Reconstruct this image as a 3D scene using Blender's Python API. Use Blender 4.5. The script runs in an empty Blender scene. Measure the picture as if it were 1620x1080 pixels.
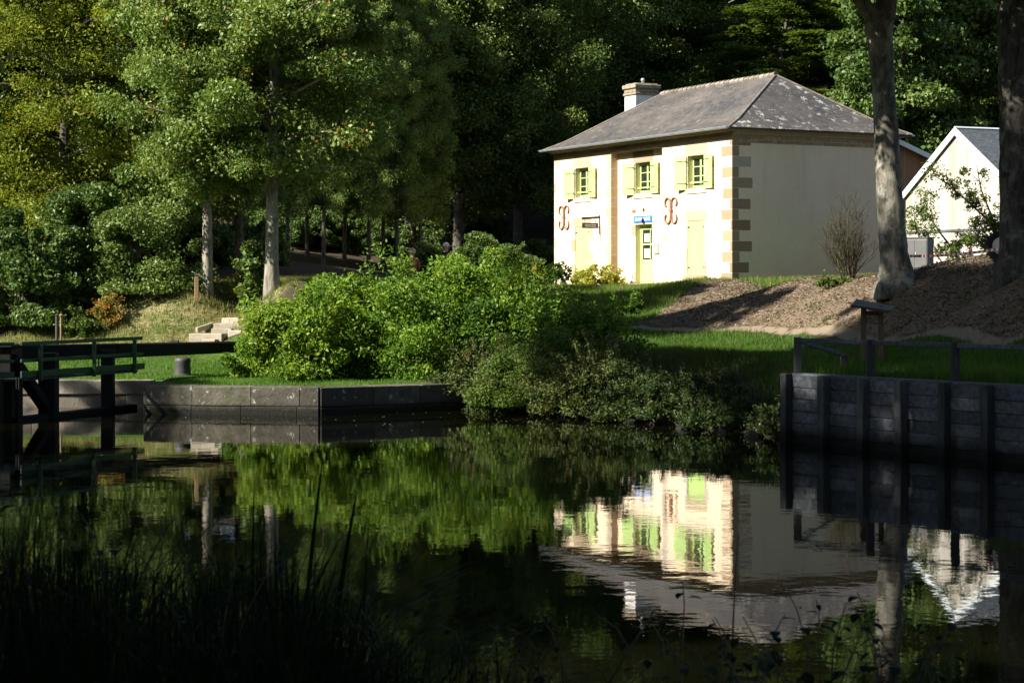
import bpy, bmesh, math, random
import numpy as np
from mathutils import Vector, Matrix
random.seed(7); RNG = np.random.default_rng(11)
S = bpy.context.scene; COL = S.collection
PI = math.pi
HOR, FOC, EYE = 449.0, 3000.0, 3.1           # survey of the site: eye level, lens, eye height over the water
def at(px, py, Y): return Vector(((px-810)/FOC*Y, Y, EYE+(HOR-py)*Y/FOC))
def xat(px, Y): return (px-810)/FOC*Y

# ------------------------------------------------------------------ helpers
def link(o, parent=None):
    COL.objects.link(o)
    if parent is not None: o.parent = parent
    return o
def tag(o, label=None, cat=None, group=None, kind=None):
    if label: o['label'] = label
    if cat: o['category'] = cat
    if group: o['group'] = group
    if kind: o['kind'] = kind
    return o
def thing(name, loc, label, cat, rz=0, group=None):
    o = bpy.data.objects.new(name, None); o.empty_display_size = .3
    link(o); o.location = loc; o.rotation_euler = (0, 0, rz)
    return tag(o, label, cat, group)
def dup(root, loc, rz=0, label=None, scale=None, group=None):
    r = root.copy(); COL.objects.link(r); r.location = loc; r.rotation_euler = (0, 0, rz)
    if label: r['label'] = label
    if group: r['group'] = group
    if scale is not None: r.scale = scale if hasattr(scale, '__len__') else (scale,)*3
    for ch in list(root.children):
        c = ch.copy(); COL.objects.link(c); c.parent = r
        for g in list(ch.children):
            d = g.copy(); COL.objects.link(d); d.parent = c
    return r

def np_mesh(name, V, loops, sizes, tint=None, smooth=False, extra=None):
    me = bpy.data.meshes.new(name)
    V = np.ascontiguousarray(V, dtype=np.float32); loops = np.ascontiguousarray(loops, dtype=np.int32)
    sizes = np.ascontiguousarray(sizes, dtype=np.int32)
    me.vertices.add(len(V)); me.vertices.foreach_set('co', V.ravel())
    me.loops.add(len(loops)); me.loops.foreach_set('vertex_index', loops)
    me.polygons.add(len(sizes))
    st = np.zeros(len(sizes), dtype=np.int32); st[1:] = np.cumsum(sizes)[:-1]
    me.polygons.foreach_set('loop_start', st)
    me.polygons.foreach_set('use_smooth', np.full(len(sizes), bool(smooth)))
    if tint is not None:
        a = me.attributes.new('tint', 'FLOAT', 'POINT'); a.data.foreach_set('value', np.ascontiguousarray(tint, dtype=np.float32))
    for k, v in (extra or {}).items():
        a = me.attributes.new(k, 'FLOAT', 'POINT'); a.data.foreach_set('value', np.ascontiguousarray(v, dtype=np.float32))
    me.update(calc_edges=True); me.validate()
    return me

class MB:
    def __init__(s): s.V = []; s.F = []; s.T = []; s.M = Matrix.Identity(4)
    def add(s, vs, fs, tint=.5):
        b = len(s.V)
        for v in vs: s.V.append(tuple(s.M @ Vector(v))); s.T.append(tint)
        for f in fs: s.F.append(tuple(b+i for i in f))
    def box(s, c, d, rot=None, tint=.5, taper=1.0):
        x, y, z = d[0]/2, d[1]/2, d[2]/2
        vs = [(-x,-y,-z),(x,-y,-z),(x,y,-z),(-x,y,-z),(-x*taper,-y*taper,z),(x*taper,-y*taper,z),(x*taper,y*taper,z),(-x*taper,y*taper,z)]
        R = rot if rot is not None else Matrix.Identity(3)
        s.add([R @ Vector(v)+Vector(c) for v in vs], [(0,3,2,1),(4,5,6,7),(0,1,5,4),(1,2,6,5),(2,3,7,6),(3,0,4,7)], tint)
    def span(s, a, b, w, h, tint=.5, up=(0,0,1)):
        "a beam of section w x h from a to b"
        a, b = Vector(a), Vector(b); d = b-a; L = d.length; x = d.normalized()
        y = Vector(up).cross(x).normalized(); z = x.cross(y)
        R = Matrix((x, y, z)).transposed()
        s.box((a+b)/2, (L, w, h), R, tint)
    def bx(s, x0, x1, y0, y1, z0, z1, tint=.5): s.box(((x0+x1)/2,(y0+y1)/2,(z0+z1)/2),(x1-x0,y1-y0,z1-z0),None,tint)
    def tube(s, pts, rad, n=8, tint=.5, cap=True, wob=0):
        pts = [Vector(p) for p in pts]
        if not hasattr(rad, '__len__'): rad = [rad]*len(pts)
        vs = []; fs = []; ref = None
        for i, p in enumerate(pts):
            d = (pts[min(i+1, len(pts)-1)]-pts[max(i-1, 0)]).normalized()
            if ref is None:
                ref = Vector((1,0,0)) if abs(d.x) < .8 else Vector((0,1,0))
            u = (ref-d*ref.dot(d)).normalized(); w = d.cross(u); ref = u
            for k in range(n):
                a = 2*PI*k/n; r = rad[i]*(1+(random.uniform(-wob, wob) if wob else 0))
                vs.append(p+(u*math.cos(a)+w*math.sin(a))*r)
        m = len(pts)
        for i in range(m-1):
            for k in range(n):
                fs.append((i*n+k, i*n+(k+1)%n, (i+1)*n+(k+1)%n, (i+1)*n+k))
        if cap: fs.append(tuple(range(n-1,-1,-1))); fs.append(tuple((m-1)*n+k for k in range(n)))
        s.add(vs, fs, tint)
    def lathe(s, prof, c=(0,0,0), n=16, tint=.5, axis='z'):
        vs = []; fs = []
        for r, z in prof:
            for k in range(n):
                a = 2*PI*k/n; p = (r*math.cos(a), r*math.sin(a), z)
                if axis == 'y': p = (p[0], p[2], p[1])
                vs.append(Vector(p)+Vector(c))
        m = len(prof)
        for i in range(m-1):
            for k in range(n): fs.append((i*n+k, i*n+(k+1)%n, (i+1)*n+(k+1)%n, (i+1)*n+k))
        fs.append(tuple(range(n-1,-1,-1))); fs.append(tuple((m-1)*n+k for k in range(n)))
        s.add(vs, fs, tint)
    def build(s, name, mat, parent=None, smooth=False, bevel=0, mat_world=None):
        sizes = [len(f) for f in s.F]; loops = [i for f in s.F for i in f]
        me = np_mesh(name, np.array(s.V), loops, sizes, s.T, smooth)
        me.materials.append(mat)
        o = link(bpy.data.objects.new(name, me), parent)
        if bevel:
            m = o.modifiers.new('bevel', 'BEVEL'); m.width = bevel; m.segments = 1; m.limit_method = 'ANGLE'
        return o

# ------------------------------------------------------------------ materials
class NT:
    def __init__(s, name):
        s.m = bpy.data.materials.new(name); s.m.use_nodes = True; s.t = s.m.node_tree; s.t.nodes.clear()
        s.out = s.n('ShaderNodeOutputMaterial'); s.tc = s.n('ShaderNodeTexCoord')
        s.P = s.tc.outputs['Object']
    def n(s, ty, **kw):
        nd = s.t.nodes.new(ty)
        for k, v in kw.items(): setattr(nd, k, v)
        return nd
    def l(s, a, b): s.t.links.new(a, b)
    def mapped(s, scale, rot=(0,0,0)):
        m = s.n('ShaderNodeMapping'); m.inputs['Scale'].default_value = scale; m.inputs['Rotation'].default_value = rot
        s.l(s.P, m.inputs['Vector']); return m.outputs['Vector']
    def noise(s, scale, detail=4, rough=.55, vec=None, dist=0):
        nd = s.n('ShaderNodeTexNoise'); nd.inputs['Scale'].default_value = scale; nd.inputs['Detail'].default_value = detail
        nd.inputs['Roughness'].default_value = rough; nd.inputs['Distortion'].default_value = dist
        s.l(vec if vec is not None else s.P, nd.inputs['Vector']); return nd.outputs['Fac']
    def attr(s, name): return s.n('ShaderNodeAttribute', attribute_name=name).outputs['Fac']
    def ramp(s, fac, stops, interp='LINEAR'):
        r = s.n('ShaderNodeValToRGB'); e = r.color_ramp; e.interpolation = interp
        while len(e.elements) > 1: e.elements.remove(e.elements[-1])
        for i, (p, c) in enumerate(stops):
            el = e.elements[0] if i == 0 else e.elements.new(p)
            el.position = p; el.color = (c[0], c[1], c[2], 1) if hasattr(c, '__len__') else (c, c, c, 1)
        s.l(fac, r.inputs['Fac']); return r.outputs['Color']
    def mix(s, fac, a, b, mode='MIX'):
        m = s.n('ShaderNodeMix', data_type='RGBA', blend_type=mode)
        if hasattr(fac, 'is_linked'): s.l(fac, m.inputs[0])
        else: m.inputs[0].default_value = fac
        for v, k in ((a, 6), (b, 7)):
            if hasattr(v, 'is_linked'): s.l(v, m.inputs[k])
            else: m.inputs[k].default_value = (v[0], v[1], v[2], 1)
        return m.outputs[2]
    def math(s, op, a, b=None, c=None):
        m = s.n('ShaderNodeMath', operation=op)
        for i, v in enumerate((a, b, c)):
            if v is None: continue
            if hasattr(v, 'is_linked'): s.l(v, m.inputs[i])
            else: m.inputs[i].default_value = v
        return m.outputs[0]
    def bump(s, h, strength=.5, dist=.02, normal=None):
        b = s.n('ShaderNodeBump'); b.inputs['Strength'].default_value = strength; b.inputs['Distance'].default_value = dist
        s.l(h, b.inputs['Height'])
        if normal is not None: s.l(normal, b.inputs['Normal'])
        return b.outputs['Normal']
    def bsdf(s, color, rough=.8, spec=.3, normal=None, metal=0, coat=0):
        p = s.n('ShaderNodeBsdfPrincipled')
        if hasattr(color, 'is_linked'): s.l(color, p.inputs['Base Color'])
        else: p.inputs['Base Color'].default_value = (*color, 1)
        if hasattr(rough, 'is_linked'): s.l(rough, p.inputs['Roughness'])
        else: p.inputs['Roughness'].default_value = rough
        p.inputs['Specular IOR Level'].default_value = spec; p.inputs['Metallic'].default_value = metal
        p.inputs['Coat Weight'].default_value = coat
        if normal is not None: s.l(normal, p.inputs['Normal'])
        return p
    def done(s, sh):
        s.l(sh.outputs[0] if hasattr(sh, 'outputs') else sh, s.out.inputs['Surface']); return s.m

def simple(name, c1, c2, scale=3, rough=.8, spec=.3, bump=.4, bscale=None, bdist=.01, stretch=(1,1,1), tintmix=0, metal=0):
    t = NT(name); v = t.mapped(stretch)
    f = t.noise(scale, 6, .62, v)
    col = t.mix(t.ramp(f, [(.3, 0), (.7, 1)]), c1, c2)
    if tintmix:
        tn = t.attr('tint'); k = t.ramp(tn, [(0, 1-tintmix), (1, 1+tintmix)])
        col = t.mix(1, col, k, 'MULTIPLY')
    nb = t.bump(t.noise(bscale or scale*6, 5, .65, v), bump, bdist)
    return t.done(t.bsdf(col, rough, spec, nb, metal))

def leafmat(name, stops, trans=.3, gloss=.35, rough=.42):
    gloss *= .55; rough += .06
    t = NT(name); tn = t.attr('tint')
    col = t.ramp(tn, stops)
    p = t.bsdf(col, rough, gloss)
    tr = t.n('ShaderNodeBsdfTranslucent')
    t.l(t.mix(1, col, (1.5, 1.45, .7), 'MULTIPLY'), tr.inputs['Color'])
    mx = t.n('ShaderNodeMixShader'); mx.inputs[0].default_value = trans
    t.l(p.outputs[0], mx.inputs[1]); t.l(tr.outputs[0], mx.inputs[2])
    return t.done(mx)

def plaster():
    t = NT('lime_render')
    f = t.noise(.55, 7, .65); g = t.noise(6, 5, .6)
    col = t.mix(t.ramp(f, [(.3, 0), (.72, 1)]), (.74,.58,.405), (.81,.665,.49))
    col = t.mix(t.ramp(g, [(.45, 0), (.8, .25)]), col, (.52,.42,.30))
    sp = t.n('ShaderNodeSeparateXYZ'); t.l(t.P, sp.inputs[0])
    z = sp.outputs['Z']                                           # splash stain along the foot, local z of the house
    col = t.mix(t.math('MULTIPLY', t.ramp(t.noise(1.1, 6, .7, t.mapped((2.5,2.5,.22))), [(.52, 0), (.72, .55)]), t.ramp(t.math('DIVIDE', z, 6.0), [(.35, .15), (1, 1)])), col, (.50,.41,.31))
    st = t.math('MULTIPLY', t.ramp(t.math('DIVIDE', z, 3.0), [(0, .75), (.25, .3), (.6, 0)]), t.noise(1.3, 4))
    col = t.mix(st, col, (.46,.36,.25))
    return t.done(t.bsdf(col, .9, .15, t.bump(t.noise(22, 5, .7), .35, .006)))

def slate(lichen=.5, cols=((.05,.05,.056), (.11,.105,.105)), warm=(.17,.14,.115), wf=.45):
    t = NT('slate_roof')
    b = t.n('ShaderNodeTexBrick'); t.l(t.tc.outputs['UV'], b.inputs['Vector'])
    b.inputs['Scale'].default_value = 1; b.inputs['Brick Width'].default_value = .2; b.inputs['Row Height'].default_value = .115
    b.inputs['Mortar Size'].default_value = .006; b.inputs['Color1'].default_value = (*cols[0], 1); b.inputs['Color2'].default_value = (*cols[1], 1)
    b.inputs['Mortar'].default_value = (.012,.012,.013,1); b.inputs['Mortar Smooth'].default_value = .3
    col = t.mix(t.ramp(t.noise(.5, 5), [(.35, 0), (.7, wf)]), b.outputs['Color'], warm)
    li = t.math('MULTIPLY', t.ramp(t.noise(3.2, 5, .7), [(.56, 0), (.6, 1)]), t.ramp(t.noise(.45, 3), [(.36, 0), (.56, 1)]))
    li = t.math('MULTIPLY', li, lichen)
    li = t.math('MULTIPLY', li, t.attr('tint'))
    col = t.mix(li, col, (.48,.47,.41))
    return t.done(t.bsdf(col, .62, .35, t.bump(b.outputs['Fac'], .5, -.02)))

def planks(name, c1, c2, w=.14, axis='X', gap=(.02,.015,.01)):
    t = NT(name); sp = t.n('ShaderNodeSeparateXYZ'); t.l(t.P, sp.inputs[0])
    u = t.math('DIVIDE', sp.outputs[axis], w)
    idx = t.math('FLOOR', u); fr = t.math('FRACT', u)
    wn = t.n('ShaderNodeTexWhiteNoise', noise_dimensions='1D'); t.l(idx, wn.inputs['W'])
    grain = t.noise(3, 5, .6, t.mapped((14, 14, .6)))
    k = t.math('ADD', t.math('MULTIPLY', wn.outputs['Value'], .65), t.math('MULTIPLY', grain, .5))
    col = t.mix(t.ramp(k, [(.15, 0), (.95, 1)]), c1, c2)
    g = t.ramp(fr, [(0, 1), (.05, 0), (.95, 0), (1, 1)])
    col = t.mix(g, col, gap)
    return t.done(t.bsdf(col, .75, .25, t.bump(t.math('SUBTRACT', 1, g), .6, .01)))

def bark(name, c1, c2, scale=4, lich=0, stretch=(1,1,.3)):
    t = NT(name); v = t.mapped(stretch)
    f = t.noise(scale, 8, .7, v, 1.2)
    col = t.mix(t.ramp(f, [(.3, 0), (.68, 1)]), c1, c2)
    col = t.mix(t.ramp(t.noise(1.4, 6, .75, t.mapped((2.2,2.2,.8)), .8), [(.46, 0), (.60, .75)]), col, tuple(v*.42 for v in c1))
    if lich: col = t.mix(t.ramp(t.noise(2.3, 5, .7), [(.52, 0), (.62, lich)]), col, (.34,.35,.29))
    return t.done(t.bsdf(col, .88, .2, t.bump(t.noise(scale*4, 6, .7, v), .8, .03)))

MT = {}
MT['plaster'] = plaster()
MT['stone'] = None
def stone():
    t = NT('dressed_stone'); tn = t.attr('tint')
    base = t.ramp(tn, [(0, (.25,.165,.095)), (.35, (.36,.255,.16)), (.65, (.48,.37,.25)), (.85, (.46,.43,.36)), (1, (.64,.55,.42))])
    col = t.mix(t.ramp(t.noise(7, 6, .7), [(.3, 0), (.8, .5)]), base, (.20,.15,.10))
    return t.done(t.bsdf(col, .9, .2, t.bump(t.noise(18, 6, .7), .6, .015)))
MT['stone'] = stone()
MT['slate'] = slate(.75, ((.036,.035,.036), (.078,.072,.069)))
MT['slate_new'] = slate(0, ((.05,.056,.066), (.085,.092,.105)), (.07,.075,.085), .2)
MT['zinc'] = simple('zinc', (.30,.33,.35), (.42,.45,.47), 4, .45, .5, .1, metal=.5)
MT['green'] = simple('apple_green_paint', (.41,.565,.185), (.48,.63,.23), 2, .5, .35, .15, 20, .003, (1,1,.2))
MT['glass'] = simple('window_glass', (.012,.014,.014), (.02,.022,.022), 1, .06, .6, .02)
MT['iron'] = simple('rusty_iron', (.20,.085,.045), (.32,.15,.085), 9, .75, .3, .4)
MT['dark_iron'] = simple('dark_iron', (.03,.03,.032), (.06,.055,.05), 9, .55, .4, .3)
MT['blue'] = simple('blue_enamel', (.03,.16,.50), (.035,.18,.54), 2, .35, .5, .02)
MT['white'] = simple('white_paint', (.78,.78,.76), (.82,.82,.80), 2, .5, .4, .05)
MT['paper'] = simple('pale_notice', (.66,.64,.60), (.74,.72,.68), 6, .7, .3, .05)
MT['lav'] = simple('notice_print', (.35,.33,.42), (.50,.47,.55), 30, .7, .3, .05)
MT['brown_frame'] = simple('brown_frame', (.22,.16,.10), (.30,.22,.15), 6, .6, .3, .1)
MT['chimney_render'] = simple('chimney_render', (.70,.69,.65), (.80,.79,.76), 2.2, .85, .2, .3, stretch=(1,1,.4))
MT['brick_old'] = simple('weathered_cap_stone', (.16,.13,.09), (.34,.29,.21), 5, .9, .2, .8)
MT['ridge_tile'] = simple('ridge_tile', (.13,.11,.09), (.27,.23,.18), 5, .85, .25, .5, tintmix=.3)
MT['cream_clad'] = planks('silvered_boards', (.28,.245,.20), (.47,.44,.39), .13, 'X', (.20,.17,.14))
MT['red_clad'] = planks('brown_boards', (.20,.105,.055), (.36,.21,.12), .14, 'X', (.04,.02,.012))
MT['fascia'] = simple('pale_fascia', (.62,.66,.67), (.72,.75,.76), 2, .5, .4, .05)
MT['grey_metal'] = simple('grey_metal', (.13,.14,.145), (.19,.20,.205), 3, .5, .5, .05)
MT['grey_side'] = simple('dark_grey_metal', (.07,.07,.068), (.10,.10,.095), 3, .5, .5, .05)
MT['red'] = simple('red_plastic', (.62,.05,.03), (.70,.07,.04), 3, .5, .4, .05)
MT['orange'] = simple('orange_plastic', (.75,.13,.04), (.80,.17,.06), 3, .5, .4, .05)
MT['tyre'] = simple('tyre_rubber', (.012,.012,.012), (.025,.024,.022), 9, .8, .3, .3)
MT['rim'] = simple('cream_rim', (.58,.53,.42), (.68,.63,.52), 4, .5, .4, .1)
MT['black_paint'] = simple('black_painted_oak', (.0045,.0045,.0045), (.010,.009,.008), 3, .65, .2, .5, 12, .01, (.3,3,3))
MT['gate_green'] = simple('dark_green_paint', (.010,.042,.016), (.018,.06,.024), 4, .5, .4, .1)
MT['grey_wood'] = simple('weathered_timber', (.038,.041,.047), (.125,.132,.145), 2.5, .85, .2, .8, 10, .015, (.6,5,5), tintmix=.35)
MT['post_wood'] = simple('weathered_post', (.035,.034,.032), (.085,.08,.074), 4, .85, .2, .7, 12, .012, (5,5,.5), tintmix=.3)
MT['warm_wood'] = simple('warm_timber', (.20,.125,.07), (.34,.22,.125), 4, .8, .25, .5, 12, .01, (5,5,.5), tintmix=.2)
MT['kiosk_wood'] = simple('shaded_kiosk_timber', (.075,.05,.032), (.14,.095,.06), 4, .8, .25, .5, 12, .01, (5,5,.5))  # warm timber darkened to carry the shade over the information board
MT['step_wood'] = simple('pale_step_stone', (.26,.22,.16), (.42,.37,.29), 4, .9, .2, .6, 14, .01, (.6,2,2), tintmix=.25)
MT['yellow'] = simple('yellow_board', (.45,.33,.07), (.55,.42,.11), 3, .6, .3, .1)
MT['skin'] = simple('skin', (.52,.30,.21), (.58,.35,.25), 8, .55, .4, .05)
MT['hair'] = simple('fair_hair', (.50,.36,.20), (.66,.50,.30), 30, .7, .3, .5)
MT['cap'] = simple('white_cap_cloth', (.78,.77,.76), (.84,.83,.82), 10, .85, .2, .2)
MT['black_cloth'] = simple('black_cloth', (.018,.017,.017), (.032,.03,.03), 20, .9, .2, .3)
MT['rust_cloth'] = simple('rust_red_cloth', (.40,.13,.08), (.48,.17,.11), 20, .9, .2, .3)
MT['trouser'] = simple('dark_trouser_cloth', (.03,.033,.045), (.05,.055,.07), 20, .9, .2, .3)
def tide(t, lo=.10, hi=.30):
    "wet, algae-dark band above the waterline (height over the water, with a ragged edge)"
    sp = t.n('ShaderNodeSeparateXYZ'); t.l(t.P, sp.inputs[0])
    return t.ramp(t.math('ADD', sp.outputs['Z'], t.math('MULTIPLY', t.math('SUBTRACT', t.noise(5, 5, .7), .5), .22)), [(lo, 1), (hi, 0)])
def wallwood(name, c1, c2, stretch):
    t = NT(name); v = t.mapped(stretch); col = t.mix(t.ramp(t.noise(2.5, 6, .62, v), [(.3, 0), (.7, 1)]), c1, c2)
    col = t.mix(1, col, t.ramp(t.attr('tint'), [(0, .6), (1, 1.4)]), 'MULTIPLY')
    col = t.mix(t.ramp(t.noise(1.3, 5, .7), [(.5, 0), (.66, .6)]), col, (.03,.034,.022))
    col = t.mix(tide(t, .12, .42), col, (.006,.007,.005))
    return t.done(t.bsdf(col, .85, .2, t.bump(t.noise(10, 5, .65, v), .8, .015)))
MT['wall_plank'] = wallwood('wet_plank', (.038,.041,.047), (.135,.142,.155), (.6,5,5))
MT['wall_post'] = wallwood('wet_post', (.03,.03,.03), (.085,.082,.078), (5,5,.5))
def quaystone():
    t = NT('quay_granite'); tn = t.attr('tint')
    base = t.mix(tn, (.045,.04,.03), (.145,.128,.098))
    col = t.mix(t.ramp(t.noise(2.6, 7, .72), [(.38, 0), (.62, .9)]), base, (.045,.042,.028))
    col = t.mix(t.ramp(t.noise(6, 5, .7), [(.60, 0), (.68, .8)]), col, (.46,.45,.42))
    col = t.mix(t.ramp(t.noise(1.1, 4, .6), [(.52, 0), (.70, .6)]), col, (.06,.07,.022))
    col = t.mix(tide(t), col, (.008,.009,.005))
    return t.done(t.bsdf(col, .8, .25, t.bump(t.noise(14, 7, .7), .9, .03)))
MT['quay'] = quaystone()
MT['lock_stone'] = simple('lock_wall_stone', (.10,.085,.065), (.30,.26,.205), 1.6, .85, .2, .6, 14, .02, (1,1,.5), tintmix=.3)
MT['beech_bark'] = bark('smooth_grey_bark', (.06,.053,.041), (.29,.26,.205), 2.0, .5)
MT['shaded_bark'] = bark('shaded_ridged_bark', (.02,.017,.013), (.11,.095,.072), 5, .25, (1,1,.25))  # shade on the right-hand trunk put into a near-black bark colour
MT['maple_bark'] = bark('pale_maple_bark', (.15,.13,.10), (.36,.32,.265), 5, .3)
MT['dark_bark'] = bark('dark_bark', (.06,.05,.04), (.14,.12,.095), 5, .2)
MT['twig'] = bark('twig_bark', (.07,.055,.035), (.14,.11,.075), 8)
# foliage: tint runs 0..1 over the leaves of one plant
MT['lf_maple'] = leafmat('maple_leaf', [(0,(.065,.115,.02)),(.5,(.142,.21,.044)),(.86,(.22,.285,.075)),(.95,(.22,.20,.05)),(1,(.30,.16,.035))], .3, .55)
MT['lf_locust'] = leafmat('yellowing_leaf', [(0,(.085,.125,.013)),(.5,(.17,.205,.024)),(.9,(.24,.265,.034)),(1,(.24,.18,.035))], .35, .25)
MT['lf_beech'] = leafmat('beech_leaf', [(0,(.05,.088,.015)),(.55,(.115,.172,.035)),(.93,(.19,.245,.055)),(1,(.18,.17,.05))], .28, .55, .38)
MT['lf_blue'] = leafmat('cool_leaf', [(0,(.038,.07,.015)),(.6,(.088,.145,.032)),(1,(.15,.205,.052))], .25, .5, .4)
MT['lf_fresh'] = leafmat('fresh_leaf', [(0,(.045,.08,.012)),(.6,(.09,.14,.024)),(1,(.15,.19,.04))], .35, .35)
MT['lf_bush'] = leafmat('bush_leaf', [(0,(.035,.08,.008)),(.45,(.105,.19,.018)),(.85,(.20,.29,.034)),(1,(.30,.32,.05))], .35, .35)
MT['lf_bramble'] = leafmat('bramble_leaf', [(0,(.022,.042,.010)),(.55,(.06,.085,.018)),(.9,(.11,.12,.026)),(1,(.14,.09,.04))], .25, .35)
MT['lf_yellow'] = leafmat('yellow_green_leaf', [(0,(.13,.17,.02)),(.6,(.32,.33,.05)),(.85,(.42,.34,.08)),(1,(.36,.12,.05))], .35, .3)
MT['lf_orange'] = leafmat('dry_orange_leaf', [(0,(.13,.13,.03)),(.45,(.22,.20,.05)),(.8,(.36,.17,.05)),(1,(.40,.12,.04))], .3, .2)
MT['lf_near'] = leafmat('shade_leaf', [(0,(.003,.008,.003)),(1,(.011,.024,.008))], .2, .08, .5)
MT['gr_lawn'] = leafmat('lawn_blade', [(0,(.036,.09,.008)),(1,(.092,.18,.022))], .3, .2)
MT['gr_bank'] = leafmat('bank_blade', [(0,(.025,.045,.010)),(.7,(.06,.085,.018)),(1,(.13,.10,.045))], .25, .2)
MT['gr_rough_shade'] = leafmat('rough_shade_blade', [(0,(.022,.055,.008)),(.6,(.055,.11,.015)),(.9,(.09,.15,.022)),(1,(.17,.15,.05))], .3, .2)  # rough bank grass, its blade colour lowered to stand in for shade
MT['gr_dry'] = leafmat('dry_blade', [(0,(.07,.12,.025)),(.5,(.14,.16,.045)),(1,(.30,.24,.11))], .3, .2)
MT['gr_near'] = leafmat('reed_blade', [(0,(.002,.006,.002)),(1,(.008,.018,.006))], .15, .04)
MT['chips'] = leafmat('wood_chip', [(0,(.065,.045,.028)),(.5,(.165,.123,.082)),(1,(.37,.30,.22))], .0, .15, .8)

# ------------------------------------------------------------------ sun, sky, camera
SUN_AZ = (-.905, -.425); EL = math.radians(37)
sdir = Vector((SUN_AZ[0]*math.cos(EL), SUN_AZ[1]*math.cos(EL), math.sin(EL)))
W = bpy.data.worlds.new('World'); S.world = W; W.use_nodes = True
nt = W.node_tree; bg = nt.nodes['Background']
sk = nt.nodes.new('ShaderNodeTexSky'); sk.sky_type = 'NISHITA'; sk.sun_disc = False
sk.sun_elevation = EL; sk.sun_rotation = math.atan2(SUN_AZ[0], SUN_AZ[1]); sk.dust_density = .6; sk.ozone_density = 1.2
nt.links.new(sk.outputs[0], bg.inputs['Color']); bg.inputs['Strength'].default_value = .056
sl = bpy.data.lights.new('sun', 'SUN'); sl.energy = 5.0; sl.angle = math.radians(.53); sl.color = (1, .955, .86)
so = link(bpy.data.objects.new('sun', sl)); so.location = (-40, -20, 60)
so.rotation_euler = sdir.to_track_quat('Z', 'Y').to_euler()
cam = bpy.data.cameras.new('camera'); co = link(bpy.data.objects.new('camera', cam)); S.camera = co
co.location = (0, 0, EYE); co.rotation_euler = (PI/2, 0, 0)
cam.sensor_width = 36; cam.lens = 36*FOC/1620; cam.shift_y = -(540-HOR)/1620; cam.clip_end = 2000; cam.clip_start = .1
cam.dof.use_dof = True; cam.dof.focus_distance = 68; cam.dof.aperture_fstop = 9
S.view_settings.view_transform = 'Standard'; S.view_settings.look = 'None'; S.view_settings.exposure = 1.5
S.render.resolution_x, S.render.resolution_y = 1024, 682
S.cycles.max_bounces = 7; S.cycles.diffuse_bounces = 3; S.cycles.glossy_bounces = 3; S.cycles.transmission_bounces = 4
S.cycles.use_denoising = True; S.cycles.caustics_reflective = False; S.cycles.caustics_refractive = False

# ------------------------------------------------------------------ terrain
CP = [(-8,47,.66),(-4.5,46.5,.6),(-12,49,.68),(-8,49.3,.74),(-5,49.5,.72),(-11,51,.9),(-8,53,1.1),(-5.5,52,.95),(-15,50,.8),(-14,53,1.15),
 (-8.9,54.6,1.45),(-7.6,56.3,2.25),(-9.16,57,2.74),(-7.1,56,2.78),(-12,56,1.98),(-12.8,55,1.45),(-9.4,56.4,2.6),(-6.8,62,3.18),(-4.5,61,3.15),(-2.2,58,2.62),
 (-2,52,1.0),(0,50,.85),(2,56,1.7),(2.6,86,2.93),(3.4,72,2.6),(4.2,66,1.98),(3.9,62,1.53),(7,72,3.2),(5.65,58.5,1.58),(7.9,54,1.64),(9.1,62,3.14),
 (9.1,50.5,1.6),(10.3,57,3.18),(10.7,52.2,3.19),(9.66,47.5,1.66),(12.4,47,3.37),(11.3,43,1.72),(13.4,42,3.4),(12.6,38,1.85),(16,36,3.4),
 (6.5,37.5,1.33),(8,35,1.35),(9.5,31,1.38),(9,38,1.4),(12,30,1.5),(8,43,1.45),(10,40,1.5),(6,41.8,1.3),(4,50,1.35),(5.2,46,1.33),(3,47,1.1),(3,52,1.25),
 (16,60,3.4),(20,70,3.6),(12,90,3.25),(8.7,74,3.08),(8.7,77,3.12),(16,79,3.4),(2,90,2.93),(0,82,2.9),(-1,72,3.0),(-4,67,3.3),(5,100,3.6),(20,100,4.2),(-10,100,5.5),
 (-30,62,3.2),(-26,50,1.3),(-20,80,5.0),(0,125,9),(-40,100,9),(40,100,7),(0,160,18),(60,140,15),(-60,130,16),(-16,60,2.6),(-13,66,3.6),
 (0,0,1.45),(0,6,1.15),(-4,7,1.25),(6,5,1.1),(-12,8,1.3),(14,0,1.3),(0,-30,2.5),(-25,15,1.6),(-30,30,1.6),(-30,-30,3),(40,-30,3),(30,20,2.5),(40,50,4),(-70,40,3),
 (-200,100,14),(200,100,14),(0,300,24),(0,-200,6),(-200,-100,8),(200,-100,8),(-250,300,24),(250,300,24)]
CP = np.array(CP, float)
def _k(d2): return np.sqrt(d2+1.0)
_A = _k(((CP[:,None,:2]-CP[None,:,:2])**2).sum(-1)); _n = len(CP)
_B = np.zeros((_n+1, _n+1)); _B[:_n,:_n] = _A; _B[:_n,_n] = 1; _B[_n,:_n] = 1
_w = np.linalg.solve(_B, np.append(CP[:,2], 0))
def land(x, y):
    x = np.atleast_1d(np.asarray(x, float)); y = np.atleast_1d(np.asarray(y, float))
    out = np.empty(len(x))
    for i in range(0, len(x), 20000):
        d2 = (x[i:i+20000,None]-CP[None,:,0])**2+(y[i:i+20000,None]-CP[None,:,1])**2
        out[i:i+20000] = _k(d2) @ _w[:_n]+_w[_n]
    return np.clip(out, .25, 32)
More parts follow.
